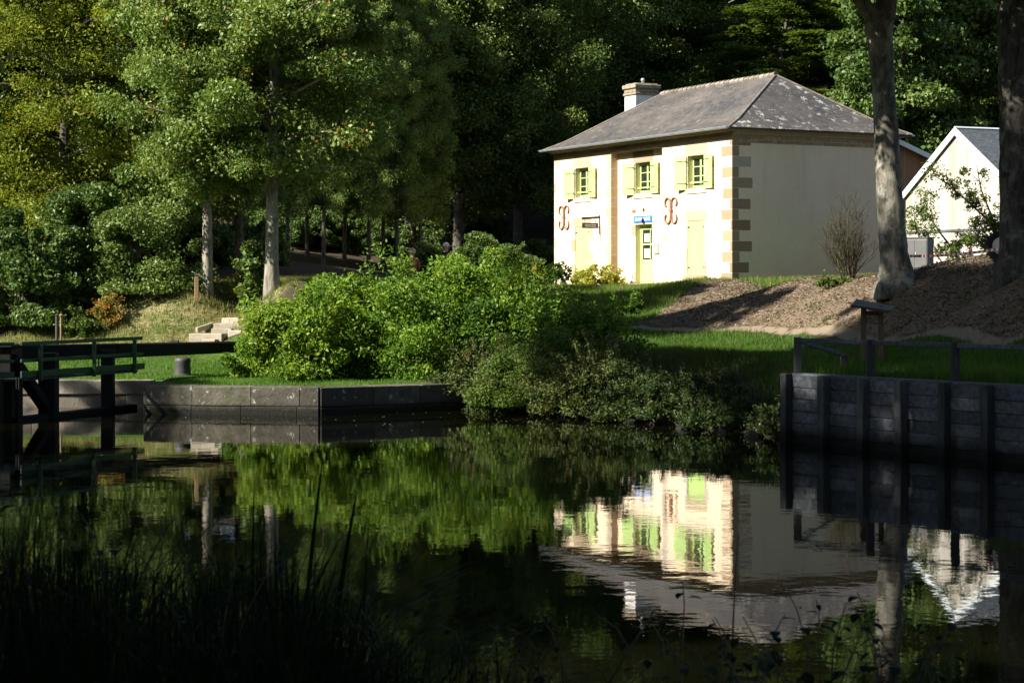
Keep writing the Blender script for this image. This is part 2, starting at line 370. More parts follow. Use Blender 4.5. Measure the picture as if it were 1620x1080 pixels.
# outline of the water: (x, y, width over which the bank on the edge starting here rises)
WP = [(-90,47.4,.5),(-9.0,47.4,.5),(-8.75,45.2,.5),(-4.55,44.6,.5),(-1.0,46.6,1.6),(.4,45.2,3.2),(2.7,42.4,3.2),(5.0,38.6,1.6),(5.45,37.2,.5),(8.83,32.55,.5),(16.5,22.0,.5),(30,-8,3),
      (22,2,3),(12,7.6,3),(4,9.2,3),(-2,9.8,3),(-8.5,12.5,3),(-10.5,22,3),(-14.5,35,1),(-15,41.5,.5),(-90,41.5,.5)]
WPa = np.array(WP)
def shore(x, y):
    n = len(WP); best = np.full(x.shape, 1e9); wid = np.ones(x.shape); ins = np.zeros(x.shape, bool)
    for i in range(n):
        a = WPa[i]; b = WPa[(i+1) % n]; ex, ey = b[0]-a[0], b[1]-a[1]
        tt = np.clip(((x-a[0])*ex+(y-a[1])*ey)/(ex*ex+ey*ey), 0, 1)
        d = np.hypot(x-a[0]-tt*ex, y-a[1]-tt*ey); m = d < best
        best[m] = d[m]; wid[m] = a[2]
        c = (a[1] > y) != (b[1] > y)
        xi = a[0]+(y-a[1])/(ey if abs(ey) > 1e-9 else 1e-9)*ex
        ins ^= c & (x < xi)
    return best, wid, ins
def ground(x, y):
    x = np.atleast_1d(np.asarray(x, float)); y = np.atleast_1d(np.asarray(y, float))
    z = land(x, y); d, w, ins = shore(x, y)
    hard = w <= .51
    t = np.where(hard, np.clip((d-.33)/.2, 0, 1), np.clip(d/w, 0, 1)); t = t*t*(3-2*t)
    zl = z*t+(1-t)*np.where(hard, -.9, -.05); zw = np.where(hard, -1.0, -.05-1.2*np.clip(d/2.5, 0, 1))
    return np.where(ins, zw, zl)
def gz(x, y): return float(ground(x, y)[0])
def gp(x, y, dz=0): return Vector((x, y, gz(x, y)+dz))
def G(px, Y, dz=0): x = xat(px, Y); return gp(x, Y, dz)

def axis(lo, hi, step, far):
    a = list(np.arange(lo, hi, step)); s = step; v = a[-1]
    while v < far[1]: s *= 1.18; v += s; a.append(v)
    s = step; v = lo; pre = []
    while v > far[0]: s *= 1.18; v -= s; pre.append(v)
    return np.array(pre[::-1]+a)
XS = axis(-18, 20, .3, (-420, 420)); YS = axis(2, 95, .3, (-320, 620))
gx, gy = np.meshgrid(XS, YS); fx, fy = gx.ravel(), gy.ravel()
fz_ = ground(fx, fy)
fz_ += np.where(fz_ > .4, .035*np.sin(fx*2.3+1.7*np.sin(fy*1.1))*np.sin(fy*1.9+fx*.7), 0)
def poly_mask(x, y, pts, soft):
    n = len(pts); best = np.full(x.shape, 1e9); ins = np.zeros(x.shape, bool)
    for i in range(n):
        a, b = pts[i], pts[(i+1) % n]; ex, ey = b[0]-a[0], b[1]-a[1]
        tt = np.clip(((x-a[0])*ex+(y-a[1])*ey)/(ex*ex+ey*ey+1e-9), 0, 1)
        best = np.minimum(best, np.hypot(x-a[0]-tt*ex, y-a[1]-tt*ey))
        c = (a[1] > y) != (b[1] > y); xi = a[0]+(y-a[1])/(ey if abs(ey) > 1e-9 else 1e-9)*ex
        ins ^= c & (x < xi)
    sd = np.where(ins, best, -best)
    return np.clip(.5+sd/soft, 0, 1)
MULCH = [(4.6,63.8),(5.9,59.2),(8.1,54.6),(9.3,50.9),(9.9,47.6),(11.6,43),(13,37),(22,34),(20,50),(13,56),(10.6,60),(9.2,66),(8.6,72.3),(7.0,71.6),(5.6,68)]
PATHP = [(3.7,62.9),(5.5,59.0),(7.8,54.3),(9.0,50.5),(9.6,47.2),(11.2,42.7),(12.6,36.3),(13.0,36.6),(11.6,43),(9.9,47.6),(9.3,50.9),(8.1,54.6),(5.9,59.2),(4.3,63.4)]
LAWN = [(-30,46),(-9,46),(-8.6,45.2),(-4.4,44.8),(-2,47),(-3,53.5),(-8,54.2),(-13,54.2),(-30,52)]
LAWN2 = [(2.6,60),(3.5,46),(5.2,43.5),(6,38),(9,31),(13,26),(13,35),(11.3,42.6),(9.4,47.4),(7.8,54.2),(5.4,58.8),(3.4,62.8)]
DRY = [(-15,54),(-9,54),(-6.5,55.5),(-5,58),(-4,63),(-5,66),(-10,60),(-14,58.5)]
LEFTPATH = [(-7.2,59.5),(-3.5,59.8),(-1.5,57.2),(1,57),(0,60),(-3,63),(-7.2,64.5)]
TURF = [(1.4,86),(2.2,74),(3.2,66),(4.6,64),(5.6,67),(7.0,71),(8.6,72.4),(9.4,66.5),(10.4,65),(14,70),(14,76),(9.2,75.2),(2.2,88)]
ext = {'mulch': poly_mask(fx, fy, MULCH, 1.4), 'path': np.maximum(poly_mask(fx, fy, PATHP, .5), poly_mask(fx, fy, LEFTPATH, 1.2)),
       'lawn': np.maximum(np.maximum(poly_mask(fx, fy, LAWN, .8), poly_mask(fx, fy, LAWN2, 1.0)), poly_mask(fx, fy, TURF, 1.2)), 'dry': poly_mask(fx, fy, DRY, 2.0)}
nx, ny = len(XS), len(YS)
ii = (np.arange(ny-1)[:,None]*nx+np.arange(nx-1)[None,:]).ravel()
loops = np.stack([ii, ii+1, ii+nx+1, ii+nx], 1).ravel()
tm = np_mesh('ground', np.stack([fx, fy, fz_], 1), loops, np.full(len(ii), 4), None, True, ext)
def groundmat():
    t = NT('ground_soil')
    n1 = t.noise(1.1, 8, .7); n2 = t.noise(9, 6, .75); n3 = t.noise(28, 4, .7); n4 = t.noise(.35, 4)
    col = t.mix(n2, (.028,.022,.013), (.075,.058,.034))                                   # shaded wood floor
    def lay(base, mask, a, b, fac, edge=.5):
        m = t.ramp(t.math('ADD', t.attr(mask), t.math('MULTIPLY', t.math('SUBTRACT', n1, .5), edge)), [(.42, 0), (.58, 1)])
        return t.mix(m, base, t.mix(fac, a, b))
    col = lay(col, 'dry', (.07,.11,.022), (.30,.23,.12), t.ramp(t.math('ADD', t.math('MULTIPLY', n2, .5), t.math('MULTIPLY', n1, .5)), [(.4, 0), (.6, 1)]))
    col = lay(col, 'lawn', (.024,.06,.008), (.072,.125,.017), t.ramp(t.math('ADD', t.math('MULTIPLY', n3, .5), t.math('MULTIPLY', n1, .5)), [(.35, 0), (.65, 1)]))
    col = t.mix(t.math('MULTIPLY', t.ramp(t.noise(.8, 6, .7), [(.55, 0), (.68, .55)]), t.attr('lawn')), col, (.12,.10,.04))
    col = lay(col, 'mulch', (.07,.05,.032), (.22,.165,.112), t.ramp(t.math('ADD', t.math('MULTIPLY', n3, .6), t.math('MULTIPLY', n2, .4)), [(.35, 0), (.65, 1)]))
    col = lay(col, 'path', (.14,.11,.072), (.25,.20,.14), n2, .5)
    h = t.math('ADD', t.math('MULTIPLY', n2, .6), t.math('MULTIPLY', n3, .4))
    return t.done(t.bsdf(col, .92, .15, t.bump(h, .9, .06)))
tm.materials.append(groundmat())
terr = tag(link(bpy.data.objects.new('ground', tm)), kind='structure')

def watermat():
    t = NT('canal_water')
    a = t.noise(7.0, 3, .5); b = t.noise(1.6, 2, .5); c = t.noise(.35, 2, .5)
    amp = t.ramp(t.noise(.12, 2), [(.35, .35), (.7, 1)])
    h = t.math('ADD', t.math('MULTIPLY', t.math('MULTIPLY', a, amp), .0008), t.math('MULTIPLY', b, .0019))
    h = t.math('ADD', h, t.math('MULTIPLY', c, .002))
    nb = t.bump(h, 1.0, 1.0)
    p = t.bsdf((.0025,.0026,.001), .012, .5, nb); p.inputs['IOR'].default_value = 1.333
    return t.done(p)
wm = MB(); wm.add([(-95,-15,0),(60,-15,0),(60,52,0),(-95,52,0)], [(0,1,2,3)])
tag(wm.build('water', watermat()), kind='structure')

# ------------------------------------------------------------------ the house
HO = Vector((1.97, 88.03, 0)); HR = math.atan2(-.8885, .459); LX, LY = 14.67, 8.17
FL = 3.05                                                     # floor level over the water
house = thing('house', (HO.x, HO.y, FL), 'two storey cream rendered house with hipped slate roof and apple green shutters', 'house', HR)
def Z(z): return z-FL
REC = .33
bayL, bayR = 5.2, LX-5.2
WZ0, WZ1 = 6.98, 8.34
win = [(1.99, 3.27, 0), (6.72, 8.02, REC), (LX-3.24, LX-1.98, 0)]
gsh = [(1.99, 3.25, 0), (LX-3.25, LX-1.99, 0)]
door = (6.74, 8.1, REC); DZ0, DZ1 = 3.12, 5.66
TOPW = 9.16
def wall_face(mb, x0, x1, y, z0, z1, holes, depth):
    xs = sorted({x0, x1, *[h[0] for h in holes], *[h[1] for h in holes]}); zs = sorted({z0, z1, *[h[2] for h in holes], *[h[3] for h in holes]})
    for i in range(len(xs)-1):
        for j in range(len(zs)-1):
            cx, cz = (xs[i]+xs[i+1])/2, (zs[j]+zs[j+1])/2
            if any(h[0] < cx < h[1] and h[2] < cz < h[3] for h in holes): continue
            mb.add([(xs[i],y,zs[j]),(xs[i+1],y,zs[j]),(xs[i+1],y,zs[j+1]),(xs[i],y,zs[j+1])], [(0,1,2,3)])
    for a, b, c, d in holes:
        y2 = y+depth
        mb.add([(a,y,c),(a,y2,c),(a,y2,d),(a,y,d)], [(0,1,2,3)]); mb.add([(b,y,c),(b,y,d),(b,y2,d),(b,y2,c)], [(0,1,2,3)])
        mb.add([(a,y,d),(a,y2,d),(b,y2,d),(b,y,d)], [(0,1,2,3)]); mb.add([(a,y,c),(b,y,c),(b,y2,c),(a,y2,c)], [(0,1,2,3)])
        mb.add([(a,y2,c),(b,y2,c),(b,y2,d),(a,y2,d)], [(0,1,2,3)])
w = MB(); zb, zt = Z(2.3), Z(TOPW)
DEP = .30
wall_face(w, 0, bayL, 0, zb, zt, [(win[0][0],win[0][1],Z(WZ0),Z(WZ1)), (gsh[0][0],gsh[0][1],Z(3.42),Z(5.68))], DEP)
wall_face(w, bayL, bayR, REC, zb, zt, [(win[1][0],win[1][1],Z(WZ0),Z(WZ1)), (door[0],door[1],Z(DZ0),Z(DZ1))], DEP)
wall_face(w, bayR, LX, 0, zb, zt, [(win[2][0],win[2][1],Z(WZ0),Z(WZ1)), (gsh[1][0],gsh[1][1],Z(3.42),Z(5.68))], DEP)
w.add([(bayL,0,zb),(bayL,REC,zb),(bayL,REC,zt),(bayL,0,zt)], [(0,1,2,3)]); w.add([(bayR,0,zb),(bayR,0,zt),(bayR,REC,zt),(bayR,REC,zb)], [(0,1,2,3)])
w.add([(LX,0,zb),(LX,LY,zb),(LX,LY,zt),(LX,0,zt)], [(0,1,2,3)]); w.add([(0,0,zb),(0,0,zt),(0,LY,zt),(0,LY,zb)], [(0,1,2,3)])
w.add([(0,LY,zb),(0,LY,zt),(LX,LY,zt),(LX,LY,zb)], [(0,1,2,3)])
w.build('wall', MT['plaster'], house)
# dressed stones
QC = MB(); QL = MB(); QA = MB(); QB = MB(); q = QC
def rt(): return random.choice([.05,.2,.3,.4,.5,.6,.8,.9])*.9+random.random()*.1
def stn(x0, x1, y0, y1, z0, z1, t=None, q=None): q.bx(x0, x1, y0, y1, z0+.008, z1-.008, rt() if t is None else t)
ch = .42; k = 0; z = Z(2.7)
while z < Z(8.6):
    lg = k % 2 == 0
    # corner by the camera: alternately long on the side wall and long on the front
    ls, lf = (random.uniform(.74,.98), .012+random.uniform(.10,.2)) if lg else (random.uniform(.26,.36), random.uniform(.62,.78))
    tq = random.choice([.05,.15,.25,.3,.4,.75])
    stn(LX-lf, LX+.012, -.012, ls, z, z+ch, tq, QC)
    l2 = random.uniform(.35,.6) if lg else random.uniform(.2,.3)
    stn(-.012, l2, -.012, .4, z, z+ch, random.choice([.5,.7,.8,.9,1]), QL)
    # bay returns
    stn(bayL-(.45 if lg else .28), bayL+.012, -.012, REC-.004, z, z+ch, random.choice([.55,.6,.66,.72]), QA)
    stn(bayR-.012, bayR+(.3 if lg else .45), -.012, REC-.004, z, z+ch, random.choice([.75,.85,.95,1,1]), QB)
    z += ch; k += 1
def surround(a0, a1, y, z0, z1, sill=True, lint=.42, tl=None):
    yo = y-.012; q = MB()
    stn(a0-.2, a1+.2, yo, y+.1, z1+.001, z1+lint, random.choice([.5,.6,.68]) if tl is None else tl, q)
    n = max(2, int((z1-z0)/.45)); h = (z1-z0)/n
    for i in range(n):
        for s in (0, 1):
            ww = .14 if (i+s) % 2 else .34; t = random.choice([.4,.55,.7,.8,.9,1])
            if s == 0: stn(a0-ww, a0-.001, yo, y+.1, z0+i*h, z0+(i+1)*h, t, q)
            else: stn(a1+.001, a1+ww, yo, y+.1, z0+i*h, z0+(i+1)*h, t, q)
    q.build('stone_surround', MT['stone'], house, bevel=.012)
for a0, a1, y in win: surround(a0, a1, y, Z(WZ0), Z(WZ1), lint=.47, tl=(.35 if y else None))
for a0, a1, y in gsh: surround(a0, a1, y, Z(3.45), Z(5.68))
surround(door[0], door[1], REC, Z(DZ0), Z(DZ1), lint=.46, tl=.95)
for qq in (QC, QL, QA, QB): qq.build('quoins', MT['stone'], house, bevel=.012)
def sill(*b):
    m = MB(); m.bx(*b); m.build('stone_sill', MT['stone'], house, bevel=.015)
for a0, a1, y in gsh: sill(a0-.2, a1+.2, y-.14, y+.1, Z(3.22), Z(3.44), .42)
for a0, a1, y in win: sill(a0-.12, a1+.12, y-.05, y+.28, Z(WZ0-.2), Z(WZ0)+.003, .95)
sill(door[0]-.15, door[1]+.15, REC-.35, REC+.25, Z(2.9), Z(3.12)+.003, .7)
# frieze + cornice round all four sides
co_ = MB()
def ring(z0, z1, out, blk, t=None, gap=.012, two=False):
    for side in range(4):
        L = LX if side % 2 == 0 else LY; n = max(1, int(round((L+2*out)/blk))); h = (L+2*out)/n
        for i in range(n):
            a, b = -out+i*h+gap/2, -out+(i+1)*h-gap/2; tt = random.choice([.1,.2,.3,.35,.45]) if t is None else t+random.uniform(-.06,.06)
            if side == 0: co_.bx(a, b, -out, .04, z0, z1, tt)
            elif side == 2: co_.bx(a, b, LY-.04, LY+out, z0, z1, tt)
            elif side == 1 and two: pass
            elif side == 1: co_.bx(LX-.04, LX+out, a+.0+out*1.0+.01 if i == 0 else a, b-out-.01 if i == n-1 else b, z0, z1, tt)
            else: co_.bx(-out, .04, a+out+.01 if i == 0 else a, b-out-.01 if i == n-1 else b, z0, z1, tt)
ring(Z(8.83), Z(8.985), .03, .46, .55, two=True)
ring(Z(8.99), Z(9.125), .045, .40, two=True)
for zr_, off in ((8.70, 0), (8.86, .11)):
    y_ = .02+off
    while y_ < LY-.1:
        wb_ = random.uniform(.17,.27); co_.bx(LX-.04, LX+.02, y_, min(y_+wb_, LY), Z(zr_), Z(zr_+.145), random.choice([.2,.3,.4,.5])); y_ += wb_+.02
co_.bx(LX-.04, LX+.10, 0, LY, Z(9.02), Z(9.125), .45)
ring(Z(9.13), Z(9.17), .16, 1.2, .72)
ring(Z(9.175), Z(9.25), .26, .9, .5)
co_.build('stone_cornice', MT['stone'], house, bevel=.008)
# roof with bell-cast eaves
OV = .46; EZ, RZ_ = Z(9.27), Z(11.83)
def roofpart(name):
    e0 = [(-OV,-OV), (LX+OV,-OV), (LX+OV,LY+OV), (-OV,LY+OV)]
    ra, rb = 2.83, LX-2.83
    def lvl(f, z):  # point ring at fraction f towards the ridge
        out = []
        for (x, y), tx in zip(e0, (ra, rb, rb, ra)): out.append((x+(tx-x)*f, y+(LY/2-y)*f, z))
        return out
    A = lvl(0, EZ); B = lvl(.2, EZ+(RZ_-EZ)*.155); C = lvl(1, RZ_)
    V, F, UV, T = [], [], [], []
    for k in range(4):
        k2 = (k+1) % 4
        for lo, hi in ((A, B), (B, C)):
            pts = [lo[k], lo[k2], hi[k2], hi[k]]
            if (Vector(pts[2])-Vector(pts[3])).length < 1e-4: pts = pts[:3]
            o = Vector(A[k]); ex = (Vector(A[k2])-o).normalized(); nn = ex.cross(Vector(pts[2])-Vector(pts[0])).normalized(); ey = nn.cross(ex)
            b = len(V)
            for p in pts: V.append(p); d = Vector(p)-o; UV.append((d.dot(ex), d.dot(ey))); T.append(1.0 if k == 1 else .16)
            F.append(tuple(range(b, b+len(pts))))
    und = [(x, y, z-.05) for x, y, z in A]; b = len(V)
    V += A+und; UV += [(0,0)]*8; T += [0]*8
    for k in range(4): F.append((b+k, b+4+k, b+4+(k+1)%4, b+(k+1)%4))
    F.append((b+7, b+6, b+5, b+4))
    me = np_mesh(name, np.array(V), [i for f in F for i in f], [len(f) for f in F], T)
    uv = me.uv_layers.new(name='UVMap')
    for li, lp in enumerate(me.loops): uv.data[li].uv = UV[lp.vertex_index]
    me.materials.append(MT['slate'])
    return link(bpy.data.objects.new(name, me), house), A, B, C
roof, rA, rB, rC = roofpart('roof')
rt_ = MB(); n = 24
for i in range(n):
    x0 = 2.83+(LX-5.66)*i/n; x1 = x0+(LX-5.66)/n+.05
    for r0 in ((.12, 0),):
        rt_.tube([(x0, LY/2, RZ_+.0), (x1, LY/2, RZ_+.02)], [.115, .14], 8, random.random())
rt_.build('ridge_tiles', MT['ridge_tile'], roof, smooth=False)
for k in range(4):
    hp = MB(); hp.tube([Vector(rA[k])+Vector((0,0,.01)), Vector(rB[k])+Vector((0,0,.02)), Vector(rC[k])+Vector((0,0,.02))], .035, 6)
    hp.build('hip_flashing', MT['ridge_tile'], roof)
for (x0, x1, y) in ((-OV-.02, LX+OV+.02, -OV-.06), (-OV-.02, LX+OV+.02, LY+OV+.06)):
    g = MB(); pr = [(math.cos(a)*.075, math.sin(a)*.075) for a in np.linspace(PI, 2*PI, 9)]
    vs = [(x0, y+p[0], EZ+.0+p[1]) for p in pr]+[(x1, y+p[0], EZ+p[1]) for p in pr]
    g.add(vs, [(i, i+1, 9+i+1, 9+i) for i in range(8)]+[tuple(range(8,-1,-1)), tuple(range(9,18))])
    g.tube([(x0, y-.078, EZ+.01), (x1, y-.078, EZ+.01)], .014, 6)
    g.build('gutter', MT['zinc'], roof)
cx, cy = 1.05, LY/2
c_ = MB(); c_.bx(cx-.5, cx+.5, cy-.62, cy+.62, Z(9.4), Z(11.9))
chim = c_.build('chimney', MT['chimney_render'], roof)
c_ = MB(); c_.bx(cx-.57, cx+.57, cy-.69, cy+.69, Z(11.9), Z(12.02)); c_.bx(cx-.53, cx+.53, cy-.65, cy+.65, Z(12.022), Z(12.20))
c_.bx(cx-.6, cx+.6, cy-.72, cy+.72, Z(12.202), Z(12.40)); c_.bx(cx-.5, cx+.5, cy-.6, cy+.6, Z(12.402), Z(12.46))
c_.build('chimney_cap', MT['brick_old'], roof, bevel=.03)
c_ = MB(); c_.lathe([(.075,0),(.075,.14),(.10,.16),(.10,.24),(.07,.27),(.03,.30)], (cx-.05, cy+.1, Z(12.455)), 10)
c_.build('chimney_pot', MT['zinc'], roof, True)
# windows, shutters, door
def casement(x0, x1, y, z0, z1):
    o = MB(); t = .06
    o.bx(x0+.003, x0+t, y-.05, y, z0+.006, z1-.003); o.bx(x1-t, x1-.003, y-.05, y, z0+.006, z1-.003); o.bx(x0+t, x1-t, y-.05, y, z1-t, z1-.003); o.bx(x0+t, x1-t, y-.05, y, z0+.006, z0+t)
    xm = (x0+x1)/2
    for a, b in ((x0+t, xm-.002), (xm+.002, x1-t)):
        o.bx(a+.002, a+.055, y-.07, y-.02, z0+t+.002, z1-t-.002); o.bx(b-.055, b-.002, y-.07, y-.02, z0+t+.002, z1-t-.002)
        o.bx(a+.055, b-.055, y-.07, y-.02, z1-t-.06, z1-t-.002); o.bx(a+.055, b-.055, y-.07, y-.02, z0+t+.002, z0+t+.09)
        for f in (.38, .69): zz = z0+t+(z1-z0-2*t)*f; o.bx(a+.055, b-.055, y-.062, y-.025, zz-.016, zz+.016)
    f = o.build('window', MT['green'], house)
    p = MB(); p.add([(x0+t,y-.03,z0+t),(x1-t,y-.03,z0+t),(x1-t,y-.03,z1-t),(x0+t,y-.03,z1-t)], [(0,1,2,3)])
    p.build('pane', MT['glass'], f)
    b_ = MB(); b_.bx(x0+.02, x1-.02, y-.20, y-.16, z0+.24, z0+.29)
    b_.build('guard_rail', MT['green'], f)
def shutter(xh, s, y, z0, z1, w_, ang):
    "ledged and braced leaf hinged at xh, opening to side s, swung back to ang from the wall"
    o = MB(); n = 6
    R = Matrix.Rotation(ang*s*-1, 3, 'Z')
    def P(u, v, zz): p = R @ Vector((u*s, 0, 0)); nrm = R @ Vector((0, -1, 0)); return Vector((xh, y-.02, zz))+p+nrm*v
    def slab(u0, u1, v0, v1, za, zb):
        vs = [P(u0,v0,za),P(u1,v0,za),P(u1,v1,za),P(u0,v1,za),P(u0,v0,zb),P(u1,v0,zb),P(u1,v1,zb),P(u0,v1,zb)]
        fs = [(0,3,2,1),(4,5,6,7),(0,1,5,4),(1,2,6,5),(2,3,7,6),(3,0,4,7)]
        o.add(vs, fs if s < 0 else fs)
    for i in range(n): slab(w_*i/n+.003, w_*(i+1)/n-.003, .0, .028, z0, z1)
    h = z1-z0
    for f in (.13, .80): slab(.03, w_-.03, .0282, .05, z0+h*f, z0+h*f+.09)
    a = P(.06, .039, z0+h*.13+.09); b = P(w_-.06, .039, z0+h*.80)
    nrm = R @ Vector((0,-1,0)); o.span(a, b, .022, .085, up=(b-a).cross(nrm))
    sh = o.build('shutter', MT['green'], house)
    for f in (.17, .84):
        hg = MB(); zz = z0+h*f; c0 = P(-.04, .058, zz+.03); c1 = P(w_*.7, .058, zz+.03); hg.span(c0, c1, .012, .03)
        hg.build('hinge', MT['dark_iron'], sh)
for x0, x1, y in win:
    casement(x0+.0, x1-.0, y+DEP-.004, Z(WZ0), Z(WZ1))
    wd = (x1-x0)*.55
    shutter(x0-.05, -1, y-.012, Z(WZ0)-.02, Z(WZ1)-.02, wd, .24); shutter(x1+.03, 1, y-.012, Z(WZ0)-.02, Z(WZ1)-.02, wd, .10)
for x0, x1, y in gsh:
    o = MB(); n = 10; wd = x1-x0
    for i in range(n): o.bx(x0+.01+(wd-.02)*i/n+.003, x0+.01+(wd-.02)*(i+1)/n-.003, y+.03, y+.06, Z(3.46), Z(5.66))
    sh = o.build('closed_shutter', MT['green'], house)
    for zz in (3.75, 5.4):
        for u_, v_ in ((x1-.12, x1+.02), (x0-.02, x0+.12)): hg = MB(); hg.bx(u_, v_, y+.0, y+.028, Z(zz), Z(zz)+.05); hg.build('hinge', MT['dark_iron'], sh)
o = MB(); yd = REC+DEP-.004; x0, x1 = door[0], door[1]
o.bx(x0+.004, x0+.09, yd-.06, yd, Z(DZ0)+.004, Z(DZ1)-.004); o.bx(x1-.09, x1-.004, yd-.06, yd, Z(DZ0)+.004, Z(DZ1)-.004); o.bx(x0+.09, x1-.09, yd-.06, yd, Z(DZ1)-.09, Z(DZ1)-.004)
o.bx(x0+.092, x1-.092, yd-.05, yd-.01, Z(DZ0)+.01, Z(DZ0)+1.02)
for a, b in ((x0+.092, x0+.2), (x1-.2, x1-.092)): o.bx(a, b, yd-.05, yd-.01, Z(DZ0)+1.022, Z(DZ1)-.092)
o.bx(x0+.2, x1-.2, yd-.05, yd-.01, Z(DZ1)-.22, Z(DZ1)-.092); o.bx(x0+.2, x1-.2, yd-.05, yd-.01, Z(DZ0)+1.66, Z(DZ0)+1.72)
xm = (x0+x1)/2; o.bx(xm+.12, xm+.16, yd-.048, yd-.012, Z(DZ0)+1.022, Z(DZ1)-.222)
o.bx(x0+.2, x1-.2, yd-.062, yd-.052, Z(DZ0)+.15, Z(DZ0)+.9)
dr = o.build('door', MT['green'], house)
o = MB(); o.add([(x0+.1,yd-.03,Z(DZ0)+1.0),(x1-.1,yd-.03,Z(DZ0)+1.0),(x1-.1,yd-.03,Z(DZ1)-.1),(x0+.1,yd-.03,Z(DZ1)-.1)], [(0,1,2,3)]); o.build('pane', MT['glass'], dr)
o = MB(); o.bx(x0+.32, xm+.08, yd-.052, yd-.046, Z(DZ0)+1.1, Z(DZ0)+1.5); o.build('paper_notice', MT['paper'], dr); o = MB(); o.bx(x0+.34, xm+.06, yd-.052, yd-.046, Z(DZ0)+1.78, Z(DZ0)+2.15); o.build('paper_notice', MT['paper'], dr)
o = MB(); o.tube([(x0+.16, yd-.06, Z(4.15)), (x0+.16, yd-.12, Z(4.15)), (x0+.29, yd-.12, Z(4.15))], .012, 6); o.build('handle', MT['dark_iron'], dr)
# iron wall anchors
for ax in (.98, 10.2):
    an = MB(); zc = Z(6.15)
    for s in (-1, 1):
        pts = []
        for a in np.linspace(-50, 180, 14): r = .20; pts.append((ax+s*(.25+r*math.cos(math.radians(a))), -.05, zc+.33+r*math.sin(math.radians(a))))
        pts.append((ax+s*.045, -.05, zc+.12)); pts.append((ax+s*.035, -.05, zc)); pts.append((ax+s*.045, -.05, zc-.12))
        for a in np.linspace(180, -50, 14): r = .20; pts.append((ax+s*(.25+r*math.cos(math.radians(a))), -.05, zc-.33-r*math.sin(math.radians(a))))
        an.tube(pts, .036, 8)
    an.box((ax, -.05, zc), (.2, .09, .09))
    an.build('wall_anchor', MT['iron'], house)
# things fixed to the house front
def onfront(a, y, z): return Vector((HO.x+.459*a+.8885*y, HO.y-.8885*a+.459*y, z))
def text_mesh(name, txt, size, mat, parent, loc, rot, ext=.004):
    cu = bpy.data.curves.new(name, 'FONT'); cu.body = txt; cu.size = size; cu.align_x = 'CENTER'; cu.align_y = 'CENTER'; cu.extrude = ext; cu.offset = .004
    o = bpy.data.objects.new(name, cu); COL.objects.link(o)
    me = bpy.data.meshes.new_from_object(o.evaluated_get(bpy.context.evaluated_depsgraph_get())); bpy.data.objects.remove(o)
    me.materials.clear(); me.materials.append(mat)
    m = link(bpy.data.objects.new(name, me), parent); m.location = loc; m.rotation_euler = rot; return m
sg = thing('name_sign', onfront(7.4, REC-.02, 5.74), 'blue enamel name plate with white letters above the green front door', 'sign', HR)
o = MB(); o.bx(-.74, .74, -.03, 0, 0, .28); o.build('plate', MT['blue'], sg, bevel=.01)
text_mesh('lettering', 'LA MADELEINE', .185, MT['white'], sg, (0, -.034, .14), (PI/2, 0, 0))
lp = thing('wall_lamp', onfront(7.42, REC-.01, 6.28), 'small iron bracket lamp on the house wall above the blue name plate', 'lamp', HR)
o = MB(); o.lathe([(.09,0),(.09,.02)], (0,0,0), 10, axis='y'); o.tube([(0,-.02,0),(0,-.2,.09),(0,-.42,.10),(0,-.5,.02)], .014, 6); o.tube([(0,-.02,-.12),(0,-.2,.05)], .01, 6); o.build('arm', MT['dark_iron'], lp)
o = MB(); o.lathe([(.02,.06),(.05,.03),(.10,-.05),(.135,-.10)], (0,-.5,-.04), 12); o.build('shade', MT['iron'], lp, True)
hs = thing('hanging_sign', onfront(4.24, -.01, 5.75), 'black bracket with a narrow hanging board on the house front left of the door', 'sign', HR)
o = MB(); o.bx(-.03, .03, -.03, 0, -.45, .42); o.span((0,-.03,.3), (0,-.92,.24), .05, .11); o.tube([(0,-.03,-.2),(0,-.3,.22)], .012, 6)
o.tube([(0,-.22,.22),(0,-.22,.03)], .008, 5); o.tube([(0,-.80,.2),(0,-.80,.03)], .008, 5); o.build('bracket', MT['dark_iron'], hs)
o = MB(); o.bx(-.025, .025, -.90, -.10, -.19, .05); bd = o.build('board', MT['dark_iron'], hs)
o = MB()
for zz in (-.12, -.05): o.bx(.026, .03, -.78, -.22, zz, zz+.03); o.bx(-.03, -.026, -.78, -.22, zz, zz+.03)
o.build('pale_line', MT['paper'], bd)
nb = thing('notice_board', onfront(6.3, REC-.005, 4.4), 'pale framed notice with grey print on the wall left of the door', 'notice', HR)
o = MB(); o.bx(-.2, .2, -.03, 0, 0, .38); o.build('board', MT['paper'], nb, bevel=.006)
o = MB()
for i in range(4): o.bx(.0, .14, -.034, -.0305, .06+i*.075, .10+i*.075)
o.build('print', MT['lav'], nb)
nb = thing('notice_board', onfront(8.52, REC-.005, 4.38), 'white notice in a brown frame on the wall right of the door', 'notice', HR)
o = MB(); o.bx(-.19, -.14, -.04, 0, 0, .42); o.bx(.14, .19, -.04, 0, 0, .42); o.bx(-.139, .139, -.04, 0, .37, .42); o.bx(-.139, .139, -.04, 0, 0, .05); o.build('frame', MT['brown_frame'], nb)
o = MB(); o.bx(-.139, .139, -.03, 0, .051, .369); o.build('sheet', MT['paper'], nb)

